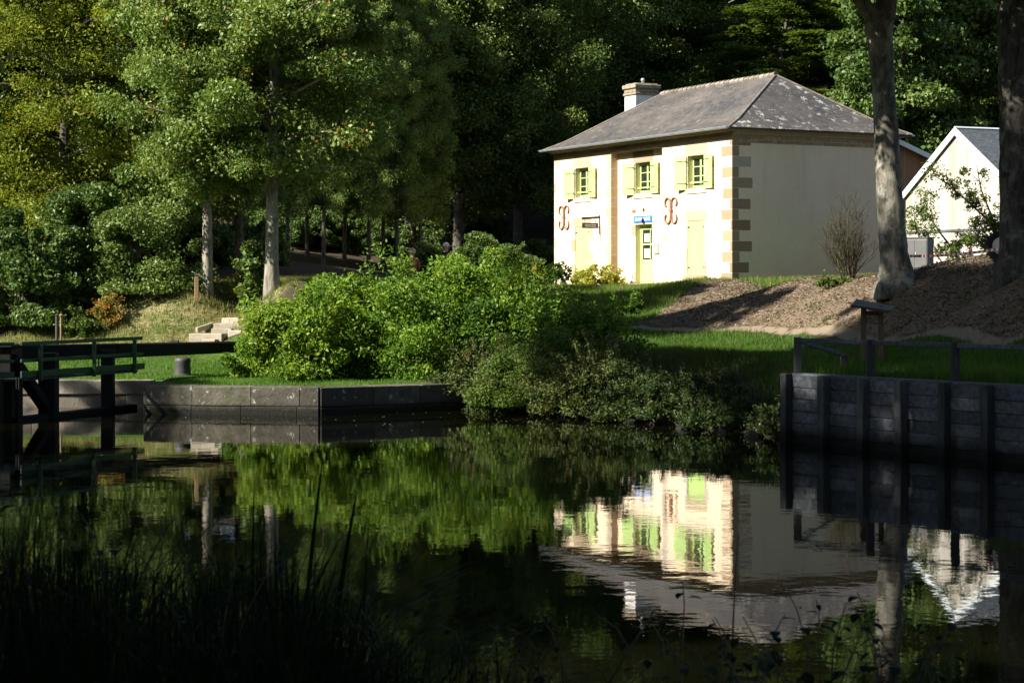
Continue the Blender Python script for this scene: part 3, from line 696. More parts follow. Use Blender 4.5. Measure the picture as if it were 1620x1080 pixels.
# ------------------------------------------------------------------ annex, shed
AR = HR
def uvroof(name, quads, mat, parent, thick=.07):
    V, F, UV = [], [], []
    for qd in quads:
        o = Vector(qd[0]); ex = (Vector(qd[1])-o).normalized(); n_ = ex.cross(Vector(qd[2])-o).normalized(); ey = n_.cross(ex); b = len(V)
        top = [Vector(p) for p in qd]; bot = [p-n_*thick for p in top]
        for p in top+bot: V.append(p); d = p-o; UV.append((d.dot(ex), d.dot(ey)))
        F += [(b,b+1,b+2,b+3), (b+7,b+6,b+5,b+4)]+[(b+i, b+4+i, b+4+(i+1)%4, b+(i+1)%4) for i in range(4)]
    me = np_mesh(name, np.array(V), [i for f in F for i in f], [len(f) for f in F], [0]*len(V))
    uv = me.uv_layers.new(name='UVMap')
    for li, l_ in enumerate(me.loops): uv.data[li].uv = UV[l_.vertex_index]
    me.materials.append(mat); return link(bpy.data.objects.new(name, me), parent)
# shed: gable faces the sun, ridge runs away to the right
sx, sy = xat(1514, 66), 66.0; szb = 3.3; ap = at(1514, 203, 66).z-szb; ev = 6.43-szb; hw = 3.13; ga = math.atan2(-.926, .377)
shed = thing('barn', (sx, sy, szb), 'steep gabled barn clad in pale silvery vertical boards with slate roof', 'barn', ga)
dp = 9.0
o = MB(); o.add([(-hw,0,-.6),(hw,0,-.6),(hw,0,ev),(0,0,ap-.08),(-hw,0,ev),(-hw,dp,-.6),(hw,dp,-.6),(hw,dp,ev),(0,dp,ap-.08),(-hw,dp,ev)],
    [(0,1,2,3,4),(9,8,7,6,5),(1,6,7,2),(5,0,4,9)]); o.build('board_cladding', MT['cream_clad'], shed)
ex_ = .28; m_ = (ap-ev)/hw
rf = uvroof('roof', [[(hw+ex_,-.07,ev-m_*ex_),(hw+ex_,dp+.2,ev-m_*ex_),(0,dp+.2,ap),(0,-.07,ap)], [(-hw-ex_,dp+.2,ev-m_*ex_),(-hw-ex_,-.07,ev-m_*ex_),(0,-.07,ap),(0,dp+.2,ap)]], MT['slate_new'], shed)
o = MB()
for s in (-1, 1): o.span((s*(hw+ex_), -.095, ev-m_*ex_-.10), (0, -.095, ap-.10), .04, .22)
o.build('bargeboard', MT['fascia'], shed)
o = MB(); o.tube([(0,-.1,ap+.02),(0,dp+.2,ap+.02)], .05, 6); o.build('ridge_cap', MT['fascia'], rf)
o = MB(); o.bx(-hw+.1, hw-.1, -.035, -.004, 1.62, 1.70); o.build('drip_batten', MT['grey_wood'], shed)
# annex behind, low lean roof falling to the right
ax_ = thing('annex', (xat(1404, 79.5), 79.5, 3.2), 'brown boarded annex with sloping roof between the house and the pale barn', 'outbuilding', math.atan2(.459, .8885))
o = MB(); L, zl, zr = 6.0, 5.95, 3.9
o.add([(0,0,-.5),(L,0,-.5),(L,0,zr),(0,0,zl),(0,4,-.5),(L,4,-.5),(L,4,zr),(0,4,zl)], [(0,1,2,3),(1,5,6,2),(4,7,6,5),(0,3,7,4),(3,2,6,7)]); o.build('board_cladding', MT['red_clad'], ax_)
uvroof('roof', [[(L+.4,-.3,zr-.05),(L+.4,4.3,zr-.05),(-.1,4.3,zl+.17),(-.1,-.3,zl+.17)]], MT['slate_new'], ax_)
o = MB(); o.span((-.1,-.33,zl+.05),(L+.4,-.33,zr-.16),.04,.2); o.build('fascia', MT['fascia'], ax_)
o = MB(); o.bx(.75, 1.75, -.05, -.004, -.4, 1.95); dd = o.build('door', MT['grey_side'], ax_); o = MB(); o.tube([(.85,-.06,.9),(.85,-.06,1.1)], .015, 6); o.build('handle', MT['zinc'], dd)

# ------------------------------------------------------------------ small things by the barn
cb = thing('utility_cabinet', G(1452, 57.5), 'dark grey metal utility cabinet behind the beech trunk', 'cabinet', math.radians(-38))
o = MB(); o.bx(-.42, .42, -.22, .22, -.1, .93); o.build('housing', MT['grey_metal'], cb, bevel=.012)
o = MB(); o.bx(-.45, .45, -.25, .25, .932, .97); o.build('lid', MT['grey_side'], cb, bevel=.01)
o = MB(); o.bx(-.40, -.005, -.235, -.221, 0, .88); o.bx(.005, .40, -.235, -.221, 0, .88); dd = o.build('door', MT['grey_side'], cb)
o = MB(); o.bx(.03, .06, -.25, -.2355, .42, .52); o.build('handle', MT['zinc'], dd)
o = MB(); o.lathe([(.07,0),(.07,.006)], (.421,0,.45), 10); o.V = [(.421+(v[2]-.45), v[1], .45+(v[0]-.421)) for v in o.V]; o.build('red_sticker', MT['red'], cb)
cn = thing('traffic_cone', G(1536, 56), 'orange and white traffic cone on the grass in front of the pale barn', 'cone')
o = MB(); o.bx(-.16, .16, -.16, .16, 0, .035); o.build('base', MT['orange'], cn, bevel=.01)
o = MB(); o.lathe([(.115,.036),(.085,.17)], n=14); o.lathe([(.055,.30),(.028,.43),(.02,.44)], n=14); o.build('body', MT['orange'], cn)
o = MB(); o.lathe([(.0852,.171),(.0552,.299)], n=14); o.build('white_band', MT['white'], cn)
wh = thing('vehicle_wheel', G(1584, 50.5)+Vector((0,0,.40)), 'black knobbly tyred wheel with cream rim beside the dark tree trunk', 'wheel', math.radians(-12))
o = MB(); pr = [(.22,-.11),(.34,-.13),(.40,-.11),(.415,-.05),(.415,.05),(.40,.11),(.34,.13),(.22,.11)]; o.lathe(pr, n=30, axis='y')
for k in range(22):
    a = 2*PI*k/22; o.box((.42*math.cos(a), -.05 if k % 2 else .05, .42*math.sin(a)), (.05, .14, .05), Matrix.Rotation(-a, 3, 'Y'))
o.build('tyre', MT['tyre'], wh)
o = MB(); o.lathe([(.235,-.115),(.235,-.09),(.10,-.06),(.08,-.10),(.0,-.10)], n=24, axis='y'); o.build('rim', MT['rim'], wh, True)
o = MB(); o.tube([(0,.1,0),(0,.9,0)], .05, 8); o.build('axle', MT['dark_iron'], wh)
# striped barrier tape from trunk to trunk
pA, pB = at(1430, 405, 53.0), at(1592, 392, 47.5); n = 44; tp = MB(); vs = []
for i in range(n+1):
    f = i/n; p = pA.lerp(pB, f); p.z -= .07*math.sin(PI*f); p.y += .02*math.sin(9*f); hz = Vector((0, .012*math.sin(i), .035)); vs += [p-hz-pA, p+hz-pA]
tp.add(vs, [(2*i, 2*i+2, 2*i+3, 2*i+1) for i in range(n)])
ob = tp.build('barrier_tape', MT['white']); ob.data.materials.append(MT['red']); ob.location = pA
for i, p in enumerate(ob.data.polygons): p.material_index = i % 2
sol = ob.modifiers.new('thickness', 'SOLIDIFY'); sol.thickness = .004
tag(ob, 'red and white barrier tape strung between the two big trunks', 'tape')

# ------------------------------------------------------------------ lock: quay, walls, gate, bollard, steps
def masonry(mb, a, b, ztop, thick, rows, lens, seed):
    r = random.Random(seed); a = Vector((*a, 0)); b = Vector((*b, 0)); d = (b-a); L = d.length; d.normalize(); nrm = Vector((d.y, -d.x, 0))
    R = Matrix((d, -nrm, Vector((0,0,1)))).transposed()
    z = ztop
    for ri, h in enumerate(rows):
        s = 0
        while s < L-.05:
            l = min(r.uniform(*lens), L-s)
            if L-s-l < .4: l = L-s
            inset = (.0 if ri == 0 else .04)+r.uniform(0, .015)
            c = a+d*(s+l/2)-nrm*(thick/2+inset); c.z = z-h/2
            mb.box(c, (l-.007, thick, h-.006), R @ Matrix.Rotation(r.uniform(-.004,.004), 3, 'X'), r.random()); s += l
        z -= h
qy = thing('quay_wall', (-4.55, 44.6, 0), 'low granite block quay wall along the canal below the big green bush', 'quay')
def local(mb, root): mb.M = Matrix.Translation(-Vector(root.location)); return mb
o = local(MB(), qy); masonry(o, (-8.75,45.2), (-4.55,44.6), .67, .7, [.46], (1.0,1.7), 3); masonry(o, (-4.5,44.62), (-.9,46.75), .66, .7, [.46], (1.2,2.0), 4); masonry(o, (-8.95,47.4), (-8.8,45.25), .67, .7, [.46], (1.0,1.6), 6)
o.build('coping', MT['quay'], qy, bevel=.012)
o = local(MB(), qy); masonry(o, (-8.75,45.2), (-4.55,44.6), .205, .7, [.32,.4], (.7,1.4), 5); masonry(o, (-4.5,44.62), (-.9,46.75), .195, .7, [.32,.4], (.7,1.4), 7); masonry(o, (-8.95,47.4), (-8.8,45.25), .205, .7, [.32,.4], (.7,1.4), 8)
o.build('lower_course', MT['quay'], qy, bevel=.01)
lw = thing('lock_wall', (-9.1, 47.4, 0), 'pale dressed stone side wall of the lock chamber behind the gate', 'wall')
o = local(MB(), lw); masonry(o, (-60,47.4), (-9.05,47.4), .68, .8, [.34,.36,.4], (1.3,2.2), 9); o.build('stone_courses', MT['lock_stone'], lw, bevel=.012)
# gate
gt = thing('lock_gate', (-9.2, 47.0, 0), 'black timber lock gate with long balance beam and green walkway railing', 'lock gate')
T0 = Vector((-9.2, 47.0, 0)); T1 = Vector((-11.05, 42.5, 0)); T2 = Vector((-15.5, 40.2, 0))
def gl(): return local(MB(), gt)
def Lz(p, q_, f, z): r = p.lerp(q_, f); r.z = z; return r
o = gl(); o.span(Lz(T0,T1,-.01,1.755), Lz(T0,T1,.985,1.755), .06, .085); o.build('top_rail', MT['gate_green'], gt, bevel=.008)
o = gl(); o.span(Lz(T1,T2,.02,1.755), Lz(T1,T2,1,1.755), .06, .085); o.build('top_rail', MT['gate_green'], gt, bevel=.008)
o = gl(); o.span(Lz(T0,T1,-.02,1.37), Lz(T0,T1,.985,1.37), .05, .075); o.build('middle_rail', MT['gate_green'], gt, bevel=.008)
o = gl(); o.span(Lz(T1,T2,.02,1.37), Lz(T1,T2,1,1.37), .05, .075); o.build('middle_rail', MT['gate_green'], gt, bevel=.008)
o = gl(); o.span(Lz(T0,T1,-.03,1.06), Lz(T0,T1,.985,1.06), .05, .15); o.build('kick_board', MT['gate_green'], gt, bevel=.008)
o = gl(); o.span(Lz(T1,T2,.02,1.06), Lz(T1,T2,1,1.06), .05, .15); o.build('kick_board', MT['gate_green'], gt, bevel=.008)
for p, q2, f in ((T0,T1,.07), (T0,T1,.42), (T0,T1,.85), (T1,T2,.10), (T1,T2,.6)):
    o = gl(); a = Lz(p,q2,f,.9); a += Vector((.05,-.05,0)); b = a.copy(); b.z = 1.72; o.span(a, b, .085, .085, up=(1,0,0)); o.build('rail_post', MT['gate_green'], gt, bevel=.008)
o = gl(); o.span(Lz(T0,T1,.0,.945)+Vector((-.35,.12,0)), Lz(T0,T1,.98,.945)+Vector((-.35,.12,0)), .6, .06); o.build('walkway', MT['grey_wood'], gt)
o = gl(); o.span(Lz(T1,T2,.0,.945)+Vector((-.1,.4,0)), Lz(T1,T2,1,.945)+Vector((-.1,.4,0)), .6, .06); o.build('walkway', MT['grey_wood'], gt)
# leaf timbers under the walkway
off = Vector((-.25, .25, 0))
o = gl(); o.span(Lz(T0,T1,.22,-1)+off, Lz(T0,T1,.22,1.5)+off, .28, .30, up=(1,0,0)); o.build('heel_post', MT['black_paint'], gt, bevel=.02)
o = gl(); o.span(Lz(T0,T1,.71,-1)+off, Lz(T0,T1,.71,1.5)+off, .42, .40, up=(1,0,0)); o.build('mitre_post', MT['black_paint'], gt, bevel=.02)
o = gl(); o.span(Lz(T0,T1,.0,.0)+off, Lz(T0,T1,1,-.02)+off, .3, .22); o.span(Lz(T0,T1,.03,-.4)+off, Lz(T0,T1,1,-.4)+off, .2, .6); o.build('bottom_beam', MT['black_paint'], gt, bevel=.02)
o = gl(); o.span(Lz(T0,T1,.66,-.1)+off, Lz(T0,T1,1.0,1.45)+off, .3, .2); o.build('diagonal_brace', MT['black_paint'], gt, bevel=.02)
o = gl()
for i in range(12): o.span(Lz(T1,T2,.0+i*.085,-1), Lz(T1,T2,.0+i*.085,1.0), .36, .10, up=(T2-T1))
o.build('leaf_planking', MT['black_paint'], gt, bevel=.01)
o = gl(); o.bx(-12.6, -11.25, 42.6, 43.6, -.5, 1.66); o.bx(-12.7, -11.2, 42.5, 43.7, 1.662, 1.72); o.build('winding_housing', MT['black_paint'], gt, bevel=.03)
o = gl(); Bm0, Bm1 = Vector((-12.25,44.6,1.44)), Vector((-7.2,49.8,1.45))
d_ = (Bm1-Bm0).normalized(); sd_ = Vector((-d_.y, d_.x, 0)); vs = []
for p, hw2, hh in ((Bm0,.24,.20), (Bm0.lerp(Bm1,.5),.22,.175), (Bm1-d_*.12,.18,.145), (Bm1,.13,.10)):
    vs += [p-sd_*hw2-Vector((0,0,hh)), p+sd_*hw2-Vector((0,0,hh)), p+sd_*hw2+Vector((0,0,hh)), p-sd_*hw2+Vector((0,0,hh))]
o.add(vs, [(0,3,2,1),(12,13,14,15)]+[(i*4+k, i*4+(k+1)%4, (i+1)*4+(k+1)%4, (i+1)*4+k) for i in range(3) for k in range(4)]); o.build('balance_beam', MT['black_paint'], gt, bevel=.03)
o = gl(); o.box(Bm0.lerp(Bm1,.72)+Vector((0,0,.18)), (.22,.2,.05)); o.build('beam_strap', MT['dark_iron'], gt)
for f in (.30, .345):
    o = gl(); a = Lz(T0,T1,f,.97)+off; b = a+Vector((0,0,.36)); o.tube([a, b], .02, 6); o.build('rack_rod', MT['dark_iron'], gt)
bo = thing('bollard', G(289, 49.0), 'squat black iron mooring bollard on the lawn by the quay', 'bollard')
o = MB(); o.lathe([(.22,-.1),(.215,.05),(.20,.30),(.215,.38),(.20,.44),(.12,.475),(.0,.485)], n=18); o.build('post', MT['dark_iron'], bo, True)
o = MB(); o.lathe([(.25,-.05),(.25,.03),(.23,.05)], n=18); o.build('foot_ring', MT['dark_iron'], bo)
st = thing('steps', G(340, 54.5), 'short flight of pale stone steps up the grassy bank', 'steps')
b0 = Vector(st.location)
for i in range(5):
    o = MB(); zt_ = at(340, 536.5-i*8.4, 54.1+i*.28).z
    l_, r_ = ((322,345), (301,357), (337,371), (340,384), (353,397))[i]; Yq = 54.0+i*.3
    x0_, x1_ = xat(l_, Yq), xat(r_, Yq)
    R = Matrix.Rotation(math.radians(-14), 3, 'Z')
    o.box(Vector(((x0_+x1_)/2, Yq+.3, zt_-.14))-b0, (x1_-x0_, .62, .28 if i != 1 else .30), R, random.random()); o.build('tread', MT['step_wood'], st, bevel=.015)
o = MB(); o.box(at(376, 531, 54.6)-b0-Vector((0,0,.05)), (.42,.5,.42), Matrix.Rotation(-.2,3,'Z'), .8); o.build('side_block', MT['step_wood'], st, bevel=.02)
o = MB(); o.span(at(311,522,54.6)-b0, at(354,508,56.2)-b0, .08, .14, .9); o.build('side_string', MT['step_wood'], st, bevel=.01)
ld = thing('lectern', G(311, 56.3), 'brown wooden lectern panel standing left of the pale maple trunk', 'lectern', .2)
hL = at(311, 438, 56.3).z-ld.location.z
o = MB(); o.bx(-.06, .06, -.06, .06, -.2, hL); o.build('post', MT['warm_wood'], ld, bevel=.01)
o = MB(); o.box((.08, 0, hL+.03), (.50, .6, .035), Matrix.Rotation(math.radians(30), 3, 'Y')); o.build('panel', MT['grey_metal'], ld, bevel=.006)
yb = thing('marker_board', G(341, 58), 'small yellow square board on a short post right of the pale trunk', 'marker board')
o = MB(); o.bx(-.03, .03, -.03, .03, -.1, .42); o.build('post', MT['post_wood'], yb)
o = MB(); o.bx(-.11, .11, -.05, -.031, .25, .44); o.build('board', MT['yellow'], yb)
for px_, mt, lab in ((90, 'dark_iron', 'thin black post at the edge of the wood behind the lock gate'), (96.5, 'warm_wood', 'thin reddish post close behind the lock gate railing')):
    p = G(px_, 52.0); ps = MB(); ps.tube([(0,0,-.2), (0,0,at(90,500,52).z-p.z)], .045 if px_ < 95 else .03, 8); ps.lathe([(.05,0),(.06,.03),(.02,.06)], (0,0,at(90,500,52).z-p.z), 8)
    oo = ps.build('marker_post', MT[mt]); oo.location = p; tag(oo, lab, 'post')

# ------------------------------------------------------------------ timber retaining wall, fence, board
A0, A1 = Vector((5.42,37.25,0)), Vector((16.4,22.15,0)); dA = (A1-A0).normalized(); nA = Vector((dA.y, -dA.x, 0))    # nA looks at the water
if nA.x > 0: nA = -nA
tw = thing('retaining_wall', A0, 'grey weathered plank retaining wall with upright timbers along the water', 'retaining wall')
LT = (A1-A0).length; sp_ = 1.0; nb_ = int(LT/sp_)
o = MB(); R = Matrix((dA, -nA, Vector((0,0,1)))).transposed()
for i in range(nb_):
    z = -.55
    for r in range(8):
        h = .232; c = dA*((i+.5)*sp_)-nA*(.26+random.uniform(-.012,.012)); c.z = z+h/2
        o.box(c, (sp_-.012, .46, h-.010), R @ Matrix.Rotation(random.uniform(-.012,.012), 3, 'Y'), random.random()); z += h
o.build('planking', MT['wall_plank'], tw, bevel=.006)
o = MB(); c = dA*(LT/2)-nA*.24; c.z = 1.325; o.box(c, (LT, .30, .04), R, .5); o.build('capping', MT['grey_wood'], tw)
for i in range(nb_+1):
    o = MB(); a = dA*(i*sp_+.02)+nA*.06; a.z = -.8; b = a+nA*random.uniform(-.03,.03)+dA*random.uniform(-.03,.03); b.z = 1.33+random.uniform(-.02,.02)
    o.span(a, b, .17, .19, random.random(), up=nA); o.build('upright', MT['wall_post'], tw, bevel=.012)
fn = thing('timber_fence', A0-nA*.35, 'low timber post and rail fence on top of the plank retaining wall', 'fence')
f0 = Vector(fn.location); fps = []
for px_ in (1262, 1377, 1511, 1668):
    k = (px_-810)/FOC; p0 = A0-nA*.32; s = (k*p0.y-p0.x)/(dA.x-k*dA.y); p = p0+dA*s; p.z = 1.29; fps.append(p)
back = [G(1335, 39.4), fps[0]]
for p in fps+[back[0]]:
    o = MB(); h = .76 if p is not back[0] else .72; q0 = p-f0; o.span(q0+Vector((0,0,-.5)), q0+Vector((0,0,h)), .14 if p is not back[0] else .11, .14, random.random(), up=(1,0,0)); o.build('post', MT['post_wood'], fn, bevel=.012)
for a, b in list(zip(fps[:-1], fps[1:]))+[(fps[0], back[0])]:
    o = MB(); o.span(a-f0+Vector((0,0,.70)), b-f0+Vector((0,0,.70)), .05, .085, random.random()); o.build('rail', MT['grey_wood'], fn, bevel=.008)
o = MB(); o.span(fps[0]-f0+dA*.5-nA*.9+Vector((0,0,.06)), fps[2]-f0-nA*.9+Vector((0,0,.06)), .06, .14); o.build('low_board', MT['grey_wood'], fn)
kb = thing('information_board', G(1380, 41.6), 'roofed wooden information board on two posts behind the timber fence', 'information board', math.radians(-18))
hk = at(1380, 484, 41.6).z-kb.location.z
for x in (-.19, .19):
    o = MB(); o.span((x, 0, -.3), (x, 0, hk), .11, .11, up=(1,0,0)); o.build('post', MT['kiosk_wood'], kb, bevel=.01)
o = MB()
o.add([(-.42,-.42,hk-.02),(.42,-.42,hk-.14),(.42,.42,hk-.06),(-.42,.42,hk+.10),(-.40,-.44,hk+.03),(.46,-.42,hk-.09),(.46,.44,hk-.01),(-.42,.44,hk+.15)], [(0,3,2,1),(4,5,6,7),(0,1,5,4),(1,2,6,5),(2,3,7,6),(3,0,4,7)])
o.build('slanting_top', MT['dark_iron'], kb, bevel=.01)
o = MB(); o.span((-.19,-.0,hk-.16),(.19,0,hk-.16),.07,.10); o.build('cross_piece', MT['kiosk_wood'], kb)

# ------------------------------------------------------------------ people (only heads and shoulders clear the bush)
def person(px_, Y, top, label, head_mat, hat, top_mat, facing, H=1.72):
    zt_ = at(px_, top, Y).z; x = xat(px_, Y)
    r = thing('person', (x, Y, zt_-H), label, 'person', facing)
    sk_ = bpy.data.meshes.new('body'); bm = bmesh.new(); s = H/1.75
    J = {'pel':(0,0,.95,.13),'wai':(0,0,1.1,.125),'che':(0,.01,1.32,.15),'nek':(0,.0,1.47,.06),'hd0':(0,-.02,1.57,.085),'hd1':(0,-.025,1.69,.10),
         'sl':(-.18,0,1.42,.07),'el':(-.24,.03,1.15,.05),'wl':(-.2,-.14,.95,.035),'hl':(-.18,-.22,.92,.035),'sr':(.18,0,1.42,.07),'er':(.24,.03,1.15,.05),'wr':(.2,-.14,.95,.035),'hr':(.18,-.22,.92,.035),
         'il':(-.09,0,.85,.085),'kl':(-.1,-.06,.5,.065),'al':(-.1,.04,.09,.045),'tl':(-.1,-.13,.04,.04),'ir':(.09,0,.85,.085),'kr':(.1,.02,.5,.065),'ar':(.1,.14,.10,.045),'tr':(.1,.0,.04,.04)}
    E = [('pel','wai'),('wai','che'),('che','nek'),('nek','hd0'),('hd0','hd1'),('che','sl'),('sl','el'),('el','wl'),('wl','hl'),('che','sr'),('sr','er'),('er','wr'),('wr','hr'),
         ('pel','il'),('il','kl'),('kl','al'),('al','tl'),('pel','ir'),('ir','kr'),('kr','ar'),('ar','tr')]
    names = list(J); vs = [bm.verts.new(Vector(J[n_][:3])*s) for n_ in names]
    for a, b in E: bm.edges.new((vs[names.index(a)], vs[names.index(b)]))
    bm.to_mesh(sk_); bm.free()
    o = link(bpy.data.objects.new('body', sk_)); m = o.modifiers.new('skin', 'SKIN')
    for i, n_ in enumerate(names):
        sv = sk_.skin_vertices[0].data[i]; rr = J[n_][3]*s; sv.radius = (rr, rr*.85); sv.use_root = n_ == 'pel'
    sb = o.modifiers.new('sub', 'SUBSURF'); sb.levels = sb.render_levels = 2
    me = bpy.data.meshes.new_from_object(o.evaluated_get(bpy.context.evaluated_depsgraph_get())); bpy.data.objects.remove(o)
    me.materials.clear()
    for mm in (top_mat, 'skin', 'trouser'): me.materials.append(MT[mm])
    for p in me.polygons:
        c = p.center/s; p.use_smooth = True
        p.material_index = 1 if (c.z > 1.47 or (c.y < -.15 and c.z > .8)) else (2 if c.z < .93 else 0)
    link(bpy.data.objects.new('body', me), r)
    f = MB(); hz = 1.64*s
    f.lathe([(.0,-.03),(.016,-.028),(.02,-.01),(.008,.02)], (0,-.125*s,hz-.03), 6); f.build('nose', MT['skin'], r, True)
    for sx_ in (-.034, .034): e = MB(); e.lathe([(.0,-.008),(.011,-.004),(.011,.004),(0,.008)], (sx_, -.115*s, hz+.005), 6); e.build('eye', MT['dark_iron'], r)
    e = MB(); e.bx(-.025, .025, -.118*s, -.105*s, hz-.075, hz-.066); e.build('mouth', MT['rust_cloth'], r)
    h = MB(); prof = [(.107*math.cos(a), .118*math.sin(a)) for a in np.linspace(-.05 if hat else -.5, PI/2, 8)]
    h.lathe(prof, (0, .012 if not hat else -.012, hz+.008), 16)
    if hat: h.box((0, -.145, hz+.012), (.15, .11, .014)); h.build('cap', MT['cap'], r, True)
    else: h.build('hair', MT['hair'], r, True)
    return r
person(705, 58.2, 384, 'person in a white cap and dark jacket behind the big green bush', 'skin', True, 'black_cloth', math.radians(75))
person(652, 57.4, 393, 'person with fair hair and a rust red top half hidden by the bush', 'skin', False, 'rust_cloth', math.radians(-150), 1.64)

# ------------------------------------------------------------------ foliage
def leaf_geo(P, L, Wd, flat=.4, rng=RNG, fold=.25, axis=None):
    n = len(P); L = np.broadcast_to(L, (n,)); Wd = np.broadcast_to(Wd, (n,))
    nr = rng.normal(size=(n,3)); nr /= np.linalg.norm(nr, axis=1, keepdims=True); nr *= (1-flat); nr[:,2] += flat
    nr /= np.linalg.norm(nr, axis=1, keepdims=True)
    a = rng.normal(size=(n,3)) if axis is None else axis+rng.normal(size=(n,3))*.45
    a -= nr*(a*nr).sum(1, keepdims=True); a /= np.linalg.norm(a, axis=1, keepdims=True)+1e-9
    b = np.cross(nr, a); l2 = (L/2)[:,None]; w2 = (Wd/2)[:,None]
    V = np.empty((n,4,3)); V[:,0] = P-a*l2; V[:,1] = P+b*w2+nr*w2*fold-a*l2*.15; V[:,2] = P+a*l2-nr*l2*.15; V[:,3] = P-b*w2+nr*w2*fold-a*l2*.15
    return V.reshape(-1,3)
def leaf_mesh(name, V, tint, mat):
    n = len(V)//4; i = np.arange(n)*4
    loops = np.stack([i, i+1, i+2, i, i+2, i+3], 1).ravel()
    me = np_mesh(name, V, loops, np.full(2*n, 3), np.repeat(np.clip(tint, 0, 1), 4)); me.materials.append(mat); return me
def clouds(cent, sig, total, rng, fz=.6, wvar=.6, weights=None):
    k = len(cent); w_ = np.exp(rng.normal(size=k)*wvar)
    if weights is not None: w_ *= weights
    cnt = rng.multinomial(total, w_/w_.sum()); idx = np.repeat(np.arange(k), cnt)
    sg = np.broadcast_to(sig, (k,))[idx]
    o = rng.normal(size=(len(idx),3)); o /= np.linalg.norm(o, axis=1, keepdims=True); o *= (rng.random(len(idx))**.5)[:,None]*1.7
    o *= sg[:,None]; o[:,2] *= fz
    ct = rng.normal(size=k)*.15
    return cent[idx]+o, np.clip(.45+ct[idx]+rng.normal(size=len(idx))*.2, 0, 1)

def tree_parts(kind, H, hb, R, r0, nl, leaf, mat, barkm, prof='round', nlimb=46, ntwig=9, flat=.35, sig=.5, fz=.6, rise=.35, droop=0, seed=1, trunk=None, top=.94, squash=1.0, asp=.72, gaps=()):
    rng = np.random.default_rng(seed); rd = random.Random(seed)
    tb = MB(); path = trunk or [(0,0,-.4),(0,0,.15)]+[(rd.uniform(-.02,.02)*z, rd.uniform(-.02,.02)*z, z) for z in np.linspace(.8, H*top, 8)]
    nP = len(path)
    rads = [r0*(1.35 if i == 0 else 1.2 if i == 1 else 1.0*(1-.9*(path[i][2]/(H*top))**1.1)+.02) for i in range(nP)]
    tb.tube(path, rads, 9, wob=.04)
    pz = np.array(path)
    def trunk_at(z): return np.array([np.interp(z, pz[:,2], pz[:,0]), np.interp(z, pz[:,2], pz[:,1]), z])
    cents = []; sgs = []
    for i in range(nlimb):
        t = (i+rd.random())/nlimb; z0 = hb*.9+(H*.93-hb)*t
        if prof == 'round': pr = (max(0, 1-(2*(t*.93+.03)-.86)**2*.98))**.5*(.82+.18*rd.random())
        elif prof == 'broad': pr = min(1, .62+1.1*t)*(max(0, 1-max(0, t-.35)**2/.45))**.6
        elif prof == 'low': pr = (1-t*.92)**.62*min(1, .8+t)
        az = i*2.39996+rd.uniform(-.35,.35); ln = R*max(.18, pr)*rd.uniform(.68,1.08)
        up = ln*(rise*(.4+1.1*t)*rd.uniform(.5,1.4))-droop*ln*(1-t)
        base = trunk_at(z0); end = base+np.array([math.cos(az)*ln, math.sin(az)*ln*squash, up])
        mid = (base+end)/2+np.array([rd.uniform(-.1,.1)*ln, rd.uniform(-.1,.1)*ln, (.12+droop*.5)*ln])
        def pt(s): return base*(1-s)**2+2*mid*s*(1-s)+end*s*s
        rr = r0*.34*(1-.65*t)
        if rr > .012: tb.tube([pt(s) for s in (0,.33,.66,1)], [rr, rr*.75, rr*.45, rr*.12], 5, cap=False)
        for j in range(ntwig):
            s = .28+.74*(j+rd.random())/ntwig; p = pt(min(s, 1.03)); th = rd.uniform(0, 2*PI); el = rd.gauss(0, .45)
            tl = ln*.34*(1.15-.6*s)*rd.uniform(.4,1.2)+.15
            c = p+np.array([math.cos(th)*math.cos(el), math.sin(th)*math.cos(el), math.sin(el)*.8])*tl
            cents.append(c); sgs.append(sig*rd.uniform(.6,1.3)*(1.1-.35*t))
            if j % 3 == 0 and rr > .03: tb.tube([p, (p+c)/2+np.array([0,0,.1*tl]), c], [rr*.3, rr*.2, rr*.06], 4, cap=False)
    P, tn = clouds(np.array(cents), np.array(sgs), nl, rng, fz)
    keep = P[:,2] > .3
    for gp0, gd in gaps:
        dv = P-np.array(gp0); al = dv @ np.array(gd); keep &= np.linalg.norm(dv-al[:,None]*np.array(gd), axis=1) > .6
    P, tn = P[keep], tn[keep]
    Lf = leaf*rng.uniform(.65,1.25,len(P))
    cm = leaf_mesh(kind+'_crown', leaf_geo(P, Lf, Lf*asp, flat, rng), tn, MT[mat])
    return tb, cm, MT[barkm]
def make_tree(name, loc, label, cat, parts, rz=0, scale=1, group=None):
    tb, cm, bm_ = parts; r = thing(name, loc, label, cat, rz, group)
    tb.build('trunk', bm_, r, True); link(bpy.data.objects.new('crown', cm), r)
    r.scale = (scale,)*3 if not hasattr(scale, '__len__') else scale
    return r

